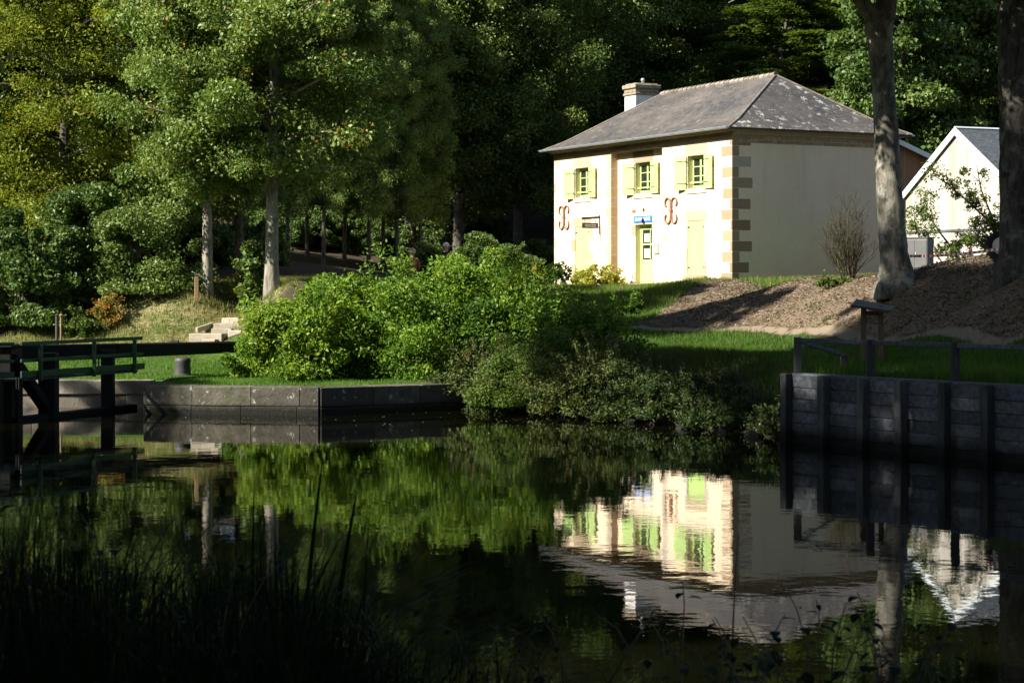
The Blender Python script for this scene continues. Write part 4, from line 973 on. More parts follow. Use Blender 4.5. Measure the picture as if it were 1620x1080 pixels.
WOOD = 'trees of the wood'
maple = make_tree('maple_tree', G(430, 56), 'pale trunked maple with full green crown beside the path, nearest the big bush', 'tree',
    tree_parts('maple', 13.4, 3.6, 4.3, .215, 115000, .135, 'lf_maple', 'maple_bark', 'round', 44, 11, .3, .42, .65, .5, .06, 21, gaps=[(tuple(at(px_, py, Y)-G(430, 56)), tuple(sdir)) for px_, py, Y in ((705,395,58.2),(652,402,57.4))]))
maple2 = dup(maple, G(328, 57), 2.1, 'slimmer pale trunked maple with leaning stem next to the lectern', (.8,.8,.88))
locust = make_tree('locust_tree', G(105, 63), 'large yellow green tree with fine leaves on the left edge of the wood', 'tree',
    tree_parts('locust', 16, 1.4, 5.4, .24, 110000, .13, 'lf_locust', 'dark_bark', 'round', 52, 11, .4, .5, .55, .25, .2, 22, asp=.6), .4)
beech = make_tree('beech_tree', G(648, 96.5), 'tall dark beech with layered sprays, first in the wood right of the maples', 'tree',
    tree_parts('beech', 28, 4.6, 6.3, .32, 140000, .18, 'lf_beech', 'dark_bark', 'round', 80, 10, .35, .62, .7, .3, .2, 23, asp=.62), 0, 1, WOOD)
horn = make_tree('hornbeam_tree', G(556, 98), 'olive green hornbeam with drooping lower sprays behind the nearest maple', 'tree',
    tree_parts('hornbeam', 24, 4.6, 5.0, .24, 100000, .17, 'lf_maple', 'dark_bark', 'round', 64, 9, .35, .55, .65, .3, .2, 24, asp=.6), 1.0, 1, WOOD)
cool = make_tree('sycamore_tree', (-19.5, 66, gz(-19.5, 66)), 'dark cool green sycamore at the far left edge of the picture', 'tree',
    tree_parts('sycamore', 19, 1.2, 4.6, .25, 70000, .25, 'lf_blue', 'dark_bark', 'round', 46, 10, .3, .6, .6, .3, .15, 25, asp=.85), .2, 1, WOOD)
fresh = make_tree('beech_tree', (xat(1235, 103), 103, gz(xat(1235, 103), 103)), 'light green beech with spreading sprays showing above the roof ridge', 'tree',
    tree_parts('light_beech', 25, 4, 6.8, .3, 85000, .24, 'lf_fresh', 'dark_bark', 'round', 50, 12, .6, .6, .3, .12, .15, 26, asp=.62), 0, (.95,.95,.66), WOOD)
front = [(beech, 725, 95, 1.3, .95, 'tall dark beech behind the two walkers'), (beech, 820, 95, 2.6, .85, 'tall dark beech close to the far left end of the house'), (beech, 930, 108, 4.2, 1.1, 'dark beech rising behind the chimney'),
  (horn, 470, 106, 3.0, 1.1, 'olive green tree in the second row above the dark trunks'), (horn, 690, 108, 5.0, 1.15, 'hornbeam in shade behind the dark beeches'), (beech, 1060, 112, .7, 1.05, 'dark beech behind the left half of the roof ridge'),
  (cool, 1430, 92, 1.0, .95, 'mid green sycamore behind the brown annex'), (cool, 1530, 96, 2.2, 1.05, 'mid green sycamore behind the pale barn roof'), (fresh, 1345, 108, 2.0, .92, 'light green beech seen left of the forked trunk'),
  (cool, 60, 69, 3.3, .95, 'dark sycamore above and behind the yellow green tree'), (beech, 215, 63, 1.9, .55, 'dark beech between the yellow green tree and the maples'), (beech, 1640, 104, 2.4, .95, 'dark beech at the right edge behind the barn'),
  (beech, 380, 63, 3.9, .5, 'dark beech filling the gap between the two maples'), (cool, 1480, 112, 4.0, 1.15, 'tall sycamore farther back above the barn')]
for src, px_, Y, rz, sc, lab in front: dup(src, G(px_, Y), rz, lab, sc, WOOD)
slim = 'slender dark trunked young tree in the shade between the path and the wood'
for px_, Y in ((455,87),(486,90),(512,86),(545,89.5),(583,87),(606,91),(628,88),(664,90)): dup(horn, G(px_, Y), px_, slim, (.42,.42,.62), 'slender trees at the wood edge')
deep = 'tall shaded tree deep in the wood, hardly told from its neighbours'
rr = random.Random(5)
for Y, x0, x1, stp in ((106, -31, -3, 5.2), (118, -34, 40, 6.5), (132, -38, 44, 7.5), (150, -44, 50, 8.5)):
    x = x0
    while x < x1:
        if 11.5 < x/Y*100 < 15 and Y > 110: x += stp; continue
        src = rr.choice((beech, horn, beech)); xx, yy = x+rr.uniform(-1.2,1.2), Y+rr.uniform(-2.5,2.5)
        dup(src, gp(xx, yy), rr.uniform(0, 6.28), deep, rr.uniform(.9,1.15), 'trees deep in the wood'); x += stp
# unseen trees, placed for the shade they cast on canal, banks and clearing
clearing = [(-25,66,.98),(-26.5,72,.88),(-30,78,.8),(-32,69,1.0),(-24.5,80,.72),(-36,75,.85),(-21.8,71,.76),(-21.5,76,.66),(-23,83.5,.6)]
for x, y, sc in clearing: dup(horn, gp(x, y), x, 'tree of the wood standing outside the picture to the left of the house', sc, 'trees left of the clearing')
high = tree_parts('high_beech', 33, 21, 5.4, .3, 60000, .24, 'lf_beech', 'dark_bark', 'round', 44, 9, .4, .6, .6, .35, 0, 27)  # clear stem and high crown shaped so the shade passes over the brambles
high_t = make_tree('beech_tree', gp(-16.2, 34.4), 'tall clear stemmed bank tree standing outside the picture on the near side of the canal', 'tree', high, 0, 1, 'trees on the near bank')
shade = [(-12.5,25,.85,beech),(-12,20.5,.8,beech),(-11.5,16,.85,horn),(-16.5,29.6,1.0,high_t),(-17.5,36.2,(.8,.8,.88),high_t),(22,41,.9,high_t),(20,33,.9,high_t),(17,44,.9,high_t),(15,37.5,.85,high_t),(18.5,25,.85,high_t),(27,47,.9,high_t),(-23.5,39.5,.56,horn),(-13,2.5,.85,beech),(-17,-3,.9,horn),(-10,-6,.9,beech),(-20,10,.85,beech),(-19,25,.9,horn),(-24,30,.7,horn),
  (-24,-12,1,beech),(-16,-16,1,beech),(-8,-15,1,horn),(-1,-13,1,beech),(6,-14,1,beech),(13,-12,1,horn),(20,-9,1,beech),(3,-20,1,beech)]
for x, y, sc, src in shade: dup(src, gp(x, y), x, 'tall bank tree standing outside the picture on the near side of the canal', sc, 'trees on the near bank')

# the two big trunks on the right
def big_tree(name, Yd, base_px, pts, forks, label, seed, cx_, cz0, cz1, R, nl, bk='beech_bark'):
    r = thing(name, G(base_px, Yd), label, 'tree'); b = Vector(r.location); tb = MB()
    P = [at(px_, py, Yd)-b for px_, py, w_ in pts]; Rr = [w_/2/FOC*Yd for _, _, w_ in pts]
    # densify for a gently uneven surface
    D, DR = [], []
    for i in range(len(P)-1):
        for k in range(5): f = k/5; D.append(P[i].lerp(P[i+1], f)); DR.append((Rr[i]*(1-f)+Rr[i+1]*f)*random.uniform(.97,1.03))
    D.append(P[-1]); DR.append(Rr[-1]); tb.tube(D, DR, 18, wob=.03)
    for fk in forks: tb.tube([at(px_, py, Yd)-b+Vector((0, dy, 0)) for px_, py, w_, dy in fk], [w_/2/FOC*Yd for _, _, w_, dy in fk], 12)
    for vi in range(len(D)*18):                                   # buttressed root flare
        v = Vector(tb.V[vi]); ax = D[vi//18]; h = max(0, v.z)
        if h < 1.1:
            o_ = Vector((v.x-ax.x, v.y-ax.y, 0)); th = math.atan2(o_.y, o_.x); k = (1-h/1.1)**2.2*(.20+.20*math.cos(5*th+seed)+.12*math.cos(3*th+1))
            tb.V[vi] = (v.x+o_.x*k, v.y+o_.y*k, v.z)
    rng = np.random.default_rng(seed); cents = []; top = D[-1]
    for i in range(44):
        t = (i+random.random())/44; az = i*2.4; z = cz0+(cz1-cz0)*t; rad = R*(1-(2*t-.75)**2*.5)*random.uniform(.6,1.05)
        st_ = Vector((top.x*.8+cx_*.2, top.y, max(top.z+1.5, z-2.5))); en = Vector((cx_+math.cos(az)*rad, math.sin(az)*rad, z))
        if en.z > st_.z-.4: tb.tube([st_, st_.lerp(en,.5)+Vector((0,0,.5)), en], [.11, .07, .02], 5, cap=False)
        for j in range(9):
            f = .35+.7*(j+random.random())/9; c = st_.lerp(en, f)+Vector((random.gauss(0,.9), random.gauss(0,.9), random.gauss(0,.55))); cents.append(tuple(c))
    tb.build('trunk', MT[bk], r, True)
    Pl, tn = clouds(np.array(cents), .62, nl, rng, .4); k = Pl[:,2]+b.z > EYE+(HOR+25)*(Pl[:,1]+b.y)/FOC; k &= ~((Pl[:,1]+b.y > 53) & (Pl[:,2]+b.z < 15.5)); Pl, tn = Pl[k], tn[k]
    Lf = .2*rng.uniform(.65,1.25,len(Pl)); link(bpy.data.objects.new('crown', leaf_mesh('big_crown', leaf_geo(Pl, Lf, Lf*.62, .5, rng), tn, MT['lf_beech'])), r)
    return r
big_tree('beech_tree', 52.0, 1418, [(1420,472,74),(1419,452,66),(1418,440,54),(1415,410,46),(1411,360,43),(1407,300,41),(1403,230,39),(1399,160,37),(1395,100,37),(1392,60,41),(1391,35,47)],
    [[(1389,42,34,0),(1376,22,26,-.1),(1360,4,22,-.2),(1338,-16,20,-.3),(1300,-60,17,-.4)], [(1396,42,36,0),(1401,15,34,0),(1407,-30,32,.1),(1412,-120,28,.2)]],
    'big grey beech trunk dividing into two limbs at the top of the bank', 31, -2.2, 6.9, 19, 8.4, 150000)
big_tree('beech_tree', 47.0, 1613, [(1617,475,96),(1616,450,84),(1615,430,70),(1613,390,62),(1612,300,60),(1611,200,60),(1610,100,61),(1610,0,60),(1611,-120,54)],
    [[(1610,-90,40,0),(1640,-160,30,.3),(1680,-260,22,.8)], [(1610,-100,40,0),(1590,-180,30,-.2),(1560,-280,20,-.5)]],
    'thick dark trunk at the right edge of the picture beside the wheel', 32, -2.6, 6.6, 18, 8.6, 150000, 'shaded_bark')

# ------------------------------------------------------------------ shrubs
def shrub(name, loc, rx, ry, rz, n, leaf, mat, label, cat='shrub', seed=1, shoots=12, sl_len=.7, flat=.3, ncl=110, sig=.155, asp=.55, inner=.55, stem_m='twig', group=None, low=-.15, stems=16, bias=0):
    rng = np.random.default_rng(seed); rd = random.Random(seed); r = thing(name, loc, label, cat, 0, group)
    cents = []; ph = [rd.uniform(0, 6.28) for _ in range(4)]
    while len(cents) < ncl:
        v = rng.normal(size=3); v /= np.linalg.norm(v)
        if v[2] < low: continue
        a = math.atan2(v[1], v[0]); k = 1+.15*math.sin(3*a+ph[0]+2*v[2])+.13*math.sin(7*a+ph[1]-4*v[2])+.11*math.sin(11*v[2]+ph[2])
        f = inner+(1-inner)*rd.random()**.6
        cents.append((v[0]*rx*k*f, v[1]*ry*k*f, max(.08, v[2]*rz*k*f+.05*rz)))
    cents = np.array(cents); s0 = sig*(rx+ry+rz)/3
    P, tn = clouds(cents, s0*rng.uniform(.6,1.3,len(cents)), n, rng, .75); ax_ = rng.normal(size=P.shape)
    stm = MB()
    for i in range(stems):
        c = cents[rd.randrange(len(cents))]; q0 = (rd.uniform(-.25,.25)*rx, rd.uniform(-.25,.25)*ry, -.25)
        stm.tube([q0, (q0[0]*.5+c[0]*.5, q0[1]*.5+c[1]*.5, c[2]*.62), tuple(c)], [.028, .018, .006], 5, cap=False)
    ex, et = [], []
    for i in range(shoots):
        v = rng.normal(size=3); v[2] = abs(v[2])*.9+.25; v /= np.linalg.norm(v)
        p = np.array([v[0]*rx, v[1]*ry, v[2]*rz])*.86; d = v*1.0+np.array([0,0,.45]); ln = sl_len*rd.uniform(.5,1.3); pts = []
        for s in np.linspace(0, 1, 8): q = p+d*ln*s+np.array([0,0,-.55*ln*s*s]); pts.append(q)
        stm.tube(pts, [.009]*4+[.006]*3+[.003], 4, cap=False)
        m = int(60*ln/.7); ss = rng.random(m)**.8; q = np.stack([np.interp(ss, np.linspace(0,1,8), np.array(pts)[:,k]) for k in range(3)], 1)+rng.normal(size=(m,3))*leaf*.55
        ex.append(q); et.append(np.clip(.62+rng.normal(size=m)*.18, 0, 1))
    if ex: P = np.concatenate([P]+ex); tn = np.concatenate([tn]+et)
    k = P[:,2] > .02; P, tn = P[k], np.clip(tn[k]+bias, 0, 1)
    Lf = leaf*rng.uniform(.6,1.3,len(P)); me = leaf_mesh('foliage', leaf_geo(P, Lf, Lf*asp, flat, rng), tn, MT[mat])
    if stm.V: stm.build('stems', MT[stem_m], r, True)
    link(bpy.data.objects.new('foliage', me), r); return r
BU = 'bushes massed along the quay'
shrub('green_bush', G(484, 49.2), 1.65, 1.6, 2.0, 30000, .12, 'lf_bush', 'bright green bush at the left end of the mass, beside the balance beam', seed=41, shoots=26, ncl=130, group=BU, bias=.08)
shrub('green_bush', G(600, 50.6), 2.35, 1.9, 2.6, 42000, .13, 'lf_bush', 'tall leafy green bush in the middle of the quay below the walkers', seed=42, shoots=34, ncl=170, group=BU)
shrub('green_bush', G(742, 51.6), 2.2, 2.0, 2.72, 40000, .125, 'lf_bush', 'high green bush with arching shoots left of the house', seed=43, shoots=34, ncl=160, group=BU)
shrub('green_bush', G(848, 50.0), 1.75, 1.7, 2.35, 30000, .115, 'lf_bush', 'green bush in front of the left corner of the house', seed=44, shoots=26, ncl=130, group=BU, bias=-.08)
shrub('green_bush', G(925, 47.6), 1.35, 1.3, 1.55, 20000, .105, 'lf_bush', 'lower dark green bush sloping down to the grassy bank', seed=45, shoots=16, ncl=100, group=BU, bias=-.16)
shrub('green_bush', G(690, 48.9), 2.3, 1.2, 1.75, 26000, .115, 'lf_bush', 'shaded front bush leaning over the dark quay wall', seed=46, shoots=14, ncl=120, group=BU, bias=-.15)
BR = 'brambles on the waterline'
shrub('bramble', gp(-.1, 45.9), .9, .75, .8, 9000, .085, 'lf_bramble', 'low dark bramble covering the gap between quay wall and bank', 'bramble', seed=39, shoots=26, sl_len=.5, ncl=60, group=BR, stems=16, low=-.5)
shrub('bramble', gp(-.75, 47.0), 1.1, .8, 1.1, 12000, .085, 'lf_bramble', 'dark bramble over the far right end of the stone quay', 'bramble', seed=50, shoots=30, sl_len=.6, ncl=70, group=BR, stems=20, low=-.4)
shrub('bramble', gp(.65, 45.7), 1.45, 1.1, 1.5, 26000, .085, 'lf_fresh', 'sunlit olive bramble hanging over the water in front of the big bush', 'bramble', seed=47, shoots=40, sl_len=.6, ncl=110, group=BR, bias=-.1, stems=30, low=-.4)
shrub('bramble', gp(2.05, 44.3), 1.5, 1.2, 1.5, 22000, .08, 'lf_bramble', 'brownish twiggy bramble in the middle of the waterside bank', 'bramble', seed=48, shoots=44, sl_len=.7, ncl=100, group=BR, stems=36, low=-.4, bias=.02)
shrub('bramble', gp(3.5, 42.6), 1.35, 1.1, .95, 14000, .08, 'lf_bramble', 'low dark bramble on the shaded bank toward the plank wall', 'bramble', seed=49, shoots=34, sl_len=.6, ncl=80, group=BR, stems=26, low=-.4, bias=-.32)  # low leaf tint stands in for shade on this stretch of bank
# left bank and wood edge
shrub('hazel_shrub', G(238, 57.6), 1.45, 1.3, 3.3, 34000, .115, 'lf_blue', 'rounded green shrub on the slope left of the lectern', seed=51, shoots=26, ncl=64, sig=.14, bias=.28, asp=.7)
shrub('hazel_shrub', G(120, 58.4), 1.7, 1.4, 3.6, 34000, .13, 'lf_blue', 'dark leafy shrub under the yellow green tree', seed=52, shoots=26, ncl=56, sig=.14, asp=.75)
shrub('hazel_shrub', G(40, 56.5), 1.6, 1.3, 3.0, 30000, .14, 'lf_blue', 'dark leafy shrub at the left edge behind the lock gate', seed=53, shoots=26, ncl=50, sig=.14, asp=.75, bias=-.05)
shrub('dry_shrub', G(170, 55.6), .42, .4, .85, 3600, .09, 'lf_orange', 'small orange and yellow dry shrub low on the left slope', seed=54, shoots=14, sl_len=.4, ncl=40)
shrub('dry_shrub', G(130, 55.2), .6, .5, .6, 4500, .09, 'lf_fresh', 'pale green weedy shrub at the foot of the left slope', seed=55, shoots=14, sl_len=.4, ncl=40)
shrub('ivy_clump', G(404, 56.6), .42, .42, 2.1, 8000, .14, 'lf_blue', 'ivy clump climbing against the larger maple trunk', 'ivy', seed=56, shoots=10, sl_len=.45, ncl=60, bias=.1, asp=.8)
shrub('pale_shrub', G(390, 57.6), .55, .5, .9, 4000, .1, 'lf_yellow', 'pale yellowish weed between the two maple trunks', seed=57, shoots=8, sl_len=.35, ncl=36, bias=-.15)
for i, (px_, Y, s) in enumerate(((290,68,1.0),(385,72,.9),(690,84,.8),(500,96,1.0),(545,98,1.1),(600,97,1.0),(450,95,1.0),(780,86,1.1),(848,92,1.0),(440,100,1.2),(640,108,1.2),(740,104,1.5),(550,112,1.5))):
    lab = 'shaded undergrowth shrub below the trees of the wood'
    if i == 0: und = shrub('undergrowth_shrub', G(px_, Y), 2.1, 1.8, 1.7, 30000, .12, 'lf_blue', lab, seed=58, shoots=20, sl_len=.8, ncl=60, sig=.14, asp=.7, group='undergrowth shrubs in the wood')
    else: dup(und, G(px_, Y), i*1.3, lab, s)
# house foot, bush tops
yp = shrub('yellow_plant', at(781, 432, 53.4)-Vector((0,0,.0)), .27, .27, .62, 700, .13, 'lf_yellow', 'yellow green leafy spire rising from the top of the big bush', 'plant', seed=61, shoots=8, sl_len=.22, ncl=22, inner=.3, stems=8)
dup(yp, at(851, 440, 52.5), 1.2, 'small pale yellow shoot on the bush near the house corner', .6)
dup(yp, at(838, 470, 51.2), 2.2, 'small reddish yellow shoot lower on the bush right of the spire', .55)
hx = onfront(6.1, -1.1, 0); shrub('spindle_shrub', gp(hx.x, hx.y), 1.0, .7, .92, 3200, .15, 'lf_yellow', 'yellow and red leaved shrub in front of the house door', seed=62, shoots=14, sl_len=.35, ncl=46, inner=.35)
hx = onfront(5.0, -1.4, 0); shrub('spindle_shrub', gp(hx.x, hx.y), .55, .5, .55, 1500, .13, 'lf_yellow', 'small yellow green shrub left of the door at the wall foot', seed=63, shoots=8, sl_len=.3, ncl=26, inner=.35, bias=-.15)
shrub('low_plant', gp(4.0, 66.6), .55, .45, .5, 2200, .11, 'lf_bush', 'dark leafy clump on the grass slope below the house', 'plant', seed=64, shoots=8, sl_len=.35, ncl=30, bias=-.25)
# the leafless broom against the side wall
bs = thing('broom_shrub', G(1345, 58.5), 'nearly leafless brown broom shrub against the bare side wall', 'shrub'); stm = MB(); lp_ = []; rd = random.Random(9)
for i in range(30):
    az = rd.uniform(0, 2*PI); sp2 = rd.uniform(.05, .95); H2 = rd.uniform(1.5, 2.75)*(1-.28*sp2)
    p = np.array([rd.uniform(-.12,.12), rd.uniform(-.12,.12), -.15]); d = np.array([math.cos(az)*sp2*.85, math.sin(az)*sp2*.6, 1.0]); d /= np.linalg.norm(d)
    pts = [p+d*H2*s+np.array([0,0,.08*H2*s*s])+np.array([rd.gauss(0,.02), rd.gauss(0,.02), 0]) for s in np.linspace(0,1,7)]
    stm.tube(pts, list(np.linspace(.020, .004, 7)), 4, cap=False)
    for j in range(13):
        s = rd.uniform(.25,1); k = int(s*6); q = np.array(pts[min(k,6)]); a2 = rd.uniform(0, 2*PI); e = d*.8+np.array([math.cos(a2)*.45, math.sin(a2)*.45, 0]); l2 = rd.uniform(.25,.65)
        tw_ = [q, q+e*l2*.5, q+e*l2+np.array([0,0,.06])]; stm.tube(tw_, [.006,.005,.003], 3, cap=False)
        for m in range(3):
            q2 = q+e*l2*rd.uniform(.3,1); e2 = e+np.array([rd.gauss(0,.4), rd.gauss(0,.4), .1]); stm.tube([q2, q2+e2*.22], [.0035,.0025], 3, cap=False); lp_.append(q2+e2*.2)
stm.build('stems', MT['twig'], bs)
lp_ = np.repeat(np.array(lp_), 2, 0)+RNG.normal(size=(len(lp_)*2,3))*.03
link(bpy.data.objects.new('sparse_leaves', leaf_mesh('sparse_leaves', leaf_geo(lp_, .045, .02), RNG.random(len(lp_))*.6, MT['lf_bramble'])), bs)
shrub('low_plant', G(1318, 57.6), .45, .3, .28, 1500, .1, 'lf_fresh', 'pale green tuft at the foot of the leafless broom', 'plant', seed=66, shoots=6, sl_len=.3, ncl=24)
# young tree in front of the barn
def young(loc, Yd, arms, label, seed, dens=520, mat='lf_fresh'):
    r = thing('young_tree', loc, label, 'tree'); b = Vector(loc); rng = np.random.default_rng(seed); stm = MB(); cents, sg = [], []
    for arm in arms:
        pts = [at(px_, py, Yd+dy)-b for px_, py, dy in arm]; stm.tube(pts, list(np.linspace(.05, .008, len(pts))), 6, cap=False)
        for i in range(1, len(pts)):
            for k in range(5):
                f = rng.random(); p = np.array(pts[i-1].lerp(pts[i], f)); o_ = rng.normal(size=3)*np.array([.34,.34,.26]); cents.append(p+o_); sg.append(.17*rng.uniform(.6,1.4))
                stm.tube([tuple(p), tuple(p+o_*.6+np.array([0,0,.05])), tuple(p+o_)], [.012,.008,.003], 4, cap=False)
    P, tn = clouds(np.array(cents), np.array(sg), dens*len(arms), rng, .8)
    Lf = .105*rng.uniform(.6,1.3,len(P)); stm.build('trunk', MT['twig'], r, True)
    link(bpy.data.objects.new('crown', leaf_mesh('young_crown', leaf_geo(P, Lf, Lf*.55, .3, rng), tn, MT[mat])), r)
young(G(1592, 59), 59, [[(1592,440,0),(1582,385,0),(1560,345,-.2),(1530,318,-.3),(1500,292,-.3),(1478,278,-.3)], [(1585,400,0),(1572,350,.2),(1552,300,.3),(1545,262,.3)], [(1588,420,0),(1590,360,.1),(1598,300,0),(1602,270,0)], [(1582,400,0),(1562,375,-.3),(1530,372,-.4)]],
    'young leafy tree leaning left across the pale barn gable', 71, 1150)
young(G(1500, 60), 60, [[(1520,440,0),(1512,400,0),(1490,372,0),(1468,340,.1),(1455,318,.1)], [(1514,410,0),(1520,380,.2),(1535,372,.2)], [(1500,440,-.3),(1490,415,-.3),(1478,395,-.3)], [(1525,440,.2),(1548,415,.2),(1560,405,.2)], [(1478,436,0),(1465,400,.1),(1448,360,.1),(1446,335,.1)]],
    'smaller leafy sapling in front of the left side of the pale barn', 72, 800)

# ------------------------------------------------------------------ grass and litter
def inpoly(x, y, pts): return poly_mask(x, y, pts, 1e-6) > .5
def scatter(pts, n, rng):
    p = np.array(pts); lo, hi = p.min(0), p.max(0); out = []
    got = 0
    while got < n:
        x = rng.uniform(lo[0], hi[0], n*2); y = rng.uniform(lo[1], hi[1], n*2)
        k = inpoly(x, y, pts) & (np.abs(x) < .285*y+1); d, w_, ins = shore(x, y); k &= ~ins & (d > .45)
        if not k.any(): break
        out.append(np.stack([x[k], y[k]], 1)); got += k.sum()
    return np.concatenate(out)[:n]
def blades(name, pts, n, h, wd, mat, seed, lean=.35, segs=1):
    rng = np.random.default_rng(seed); q = scatter(pts, n, rng) if not isinstance(pts, np.ndarray) else pts; n = len(q); z = ground(q[:,0], q[:,1])
    # patchiness
    pt = np.sin(q[:,0]*1.7+np.sin(q[:,1]*.9)*2)*np.sin(q[:,1]*1.3+1)*.25+1
    H_ = h*rng.uniform(.5,1.3,n)*pt; a = rng.uniform(0, 2*PI, n); dx, dy = np.cos(a), np.sin(a); le = rng.normal(size=n)*lean*H_; la = rng.uniform(0, 2*PI, n)
    V = np.empty((n,3,3)); b = np.stack([q[:,0], q[:,1], z-.01], 1); sd_ = np.stack([dx*wd/2, dy*wd/2, 0*dx], 1)
    V[:,0] = b-sd_; V[:,1] = b+sd_; V[:,2] = b+np.stack([np.cos(la)*le, np.sin(la)*le, H_], 1)
    tn = np.repeat(np.clip(.5+rng.normal(size=n)*.22+(pt-1)*.8, 0, 1), 3)
    me = np_mesh(name, V.reshape(-1,3), np.arange(3*n), np.full(n, 3), tn); me.materials.append(MT[mat])
    return tag(link(bpy.data.objects.new(name, me)), kind='stuff')
def stuff(o, label, cat): return tag(o, label, cat, kind='stuff')
stuff(blades('lawn_grass', LAWN, 42000, .075, .016, 'gr_lawn', 81), 'bright mown grass of the lawn beside the lock', 'grass')
stuff(blades('bank_grass', LAWN2, 46000, .15, .018, 'gr_rough_shade', 82), 'rough green grass on the bank along the water', 'grass')
stuff(blades('slope_grass', TURF, 36000, .16, .022, 'gr_lawn', 83), 'green grass on the slope in front of the house', 'grass')
stuff(blades('dry_grass', DRY, 30000, .17, .02, 'gr_dry', 84), 'dry yellowing grass on the left slope around the steps', 'grass')
stuff(blades('dry_slope_grass', TURF, 14000, .20, .02, 'gr_dry', 88), 'dry grass stalks among the green grass below the house', 'grass')
rngm = np.random.default_rng(95); cm_ = scatter(MULCH, 45, rngm); qm = np.concatenate([c+rngm.normal(size=(50,2))*rngm.uniform(.08,.3) for c in cm_])
stuff(blades('mulch_weeds', qm, 0, .13, .02, 'gr_bank', 96), 'small weeds sprouting through the wood chip mulch', 'weeds')
rng = np.random.default_rng(85); q = scatter(MULCH, 26000, rng); P = np.stack([q[:,0], q[:,1], ground(q[:,0], q[:,1])+.02+rng.random(len(q))*.02], 1); Lf = rng.uniform(.05,.13,len(P))
me = leaf_mesh('wood_chips', leaf_geo(P, Lf, Lf*.45, .75, rng), rng.random(len(P)), MT['chips']); stuff(link(bpy.data.objects.new('wood_chips', me)), 'scattered wood chip mulch covering the bank by the house', 'mulch')
BANK = [(.6,45.6),(3,42.6),(5.1,39),(6.2,41),(5.4,45.5),(3.4,48.5),(1.2,48)]
stuff(blades('bank_weeds', BANK, 9000, .30, .02, 'gr_bank', 86), 'long shaded grass and weeds on the waterside bank', 'grass')
KERB = [(5.8,37.5),(9.2,32.7),(13,27.4),(13.7,27.8),(9.8,33.2),(6.5,38.1)]
stuff(blades('wall_top_weeds', KERB, 1600, .26, .016, 'gr_lawn', 87), 'weeds growing along the top of the plank wall', 'grass')
# stones on the waterline, a drowned branch
shrub('bramble', gp(4.5, 40.6), 1.0, .9, .75, 9000, .08, 'lf_bramble', 'low dark bramble nearest the corner of the plank wall', 'bramble', seed=38, shoots=26, sl_len=.5, ncl=60, group=BR, stems=20, low=-.5, bias=-.35)  # shade painted in by lowering the leaf tint
shrub('bramble', gp(2.9, 42.9), 1.1, .8, .9, 10000, .08, 'lf_bramble', 'dark trailing bramble dipping into the water between the larger ones', 'bramble', seed=37, shoots=26, sl_len=.5, ncl=60, group=BR, stems=20, low=-.6, bias=-.25)  # leaf tint lowered here too, in place of shade
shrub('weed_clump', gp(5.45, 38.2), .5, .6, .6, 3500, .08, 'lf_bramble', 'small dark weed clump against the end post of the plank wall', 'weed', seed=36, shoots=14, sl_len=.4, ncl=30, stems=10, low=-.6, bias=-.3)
rg = 'stones at the foot of the bank'; rd = random.Random(4); stone0 = None
for i in range(9):
    f = i/8; a, b = (Vector((.6,44.9,0)), Vector((3.0,41.9,0))) if f < .6 else (Vector((3.0,41.9,0)), Vector((5.0,38.5,0))); g2 = f/.6 if f < .6 else (f-.6)/.4
    p = a.lerp(b, g2)+Vector((rd.uniform(-.1,.15), rd.uniform(-.15,.25), 0)); p.z = .0
    if stone0 is None:
        bm = bmesh.new(); bmesh.ops.create_icosphere(bm, subdivisions=2, radius=.16)
        for v in bm.verts: v.co *= rd.uniform(.85,1.12); v.co.z *= .62
        me = bpy.data.meshes.new('stone'); bm.to_mesh(me); bm.free(); me.materials.append(MT['quay']); stone0 = link(bpy.data.objects.new('stone', me)); o = stone0
    else: o = stone0.copy(); COL.objects.link(o)
    o.location = p; o.rotation_euler = (0, 0, rd.uniform(0, 6)); k = rd.uniform(.5,1.4); o.scale = (k, k, k); tag(o, 'rough grey stone lying half in the water below the brambles', 'stone', rg)
db = MB(); Yb = 38.6; db.tube([at(1192,712,Yb)-at(1200,690,Yb), at(1197,680,Yb)-at(1200,690,Yb), at(1208,662,Yb)-at(1200,690,Yb), at(1232,652,Yb)-at(1200,690,Yb)+Vector((0,.3,0)), at(1250,655,Yb)-at(1200,690,Yb)+Vector((0,.5,0))], [.03,.028,.022,.014,.006], 6)
o = db.build('fallen_branch', MT['maple_bark'], None, True); o.location = at(1200,690,Yb); tag(o, 'thin pale branch curving out of the water beside the plank wall', 'branch')

rng = np.random.default_rng(93); fl = np.stack([rng.uniform(-8, 6, 500), rng.uniform(24, 46, 500), np.full(500, .006)], 1); fl = fl[rng.random(500) < np.clip((fl[:,1]-22)/22, .15, 1)**2]
d, w_, ins = shore(fl[:,0], fl[:,1]); fl = fl[ins & (d > .1)]
Vf = leaf_geo(fl, .06, .04, .97, rng, .05); Vf[:,2] = np.maximum(Vf[:,2], .003); stuff(link(bpy.data.objects.new('floating_leaves', leaf_mesh('floating_leaves', Vf, rng.random(len(fl)), MT['chips']))), 'tiny fallen leaves floating on the still water', 'leaves')
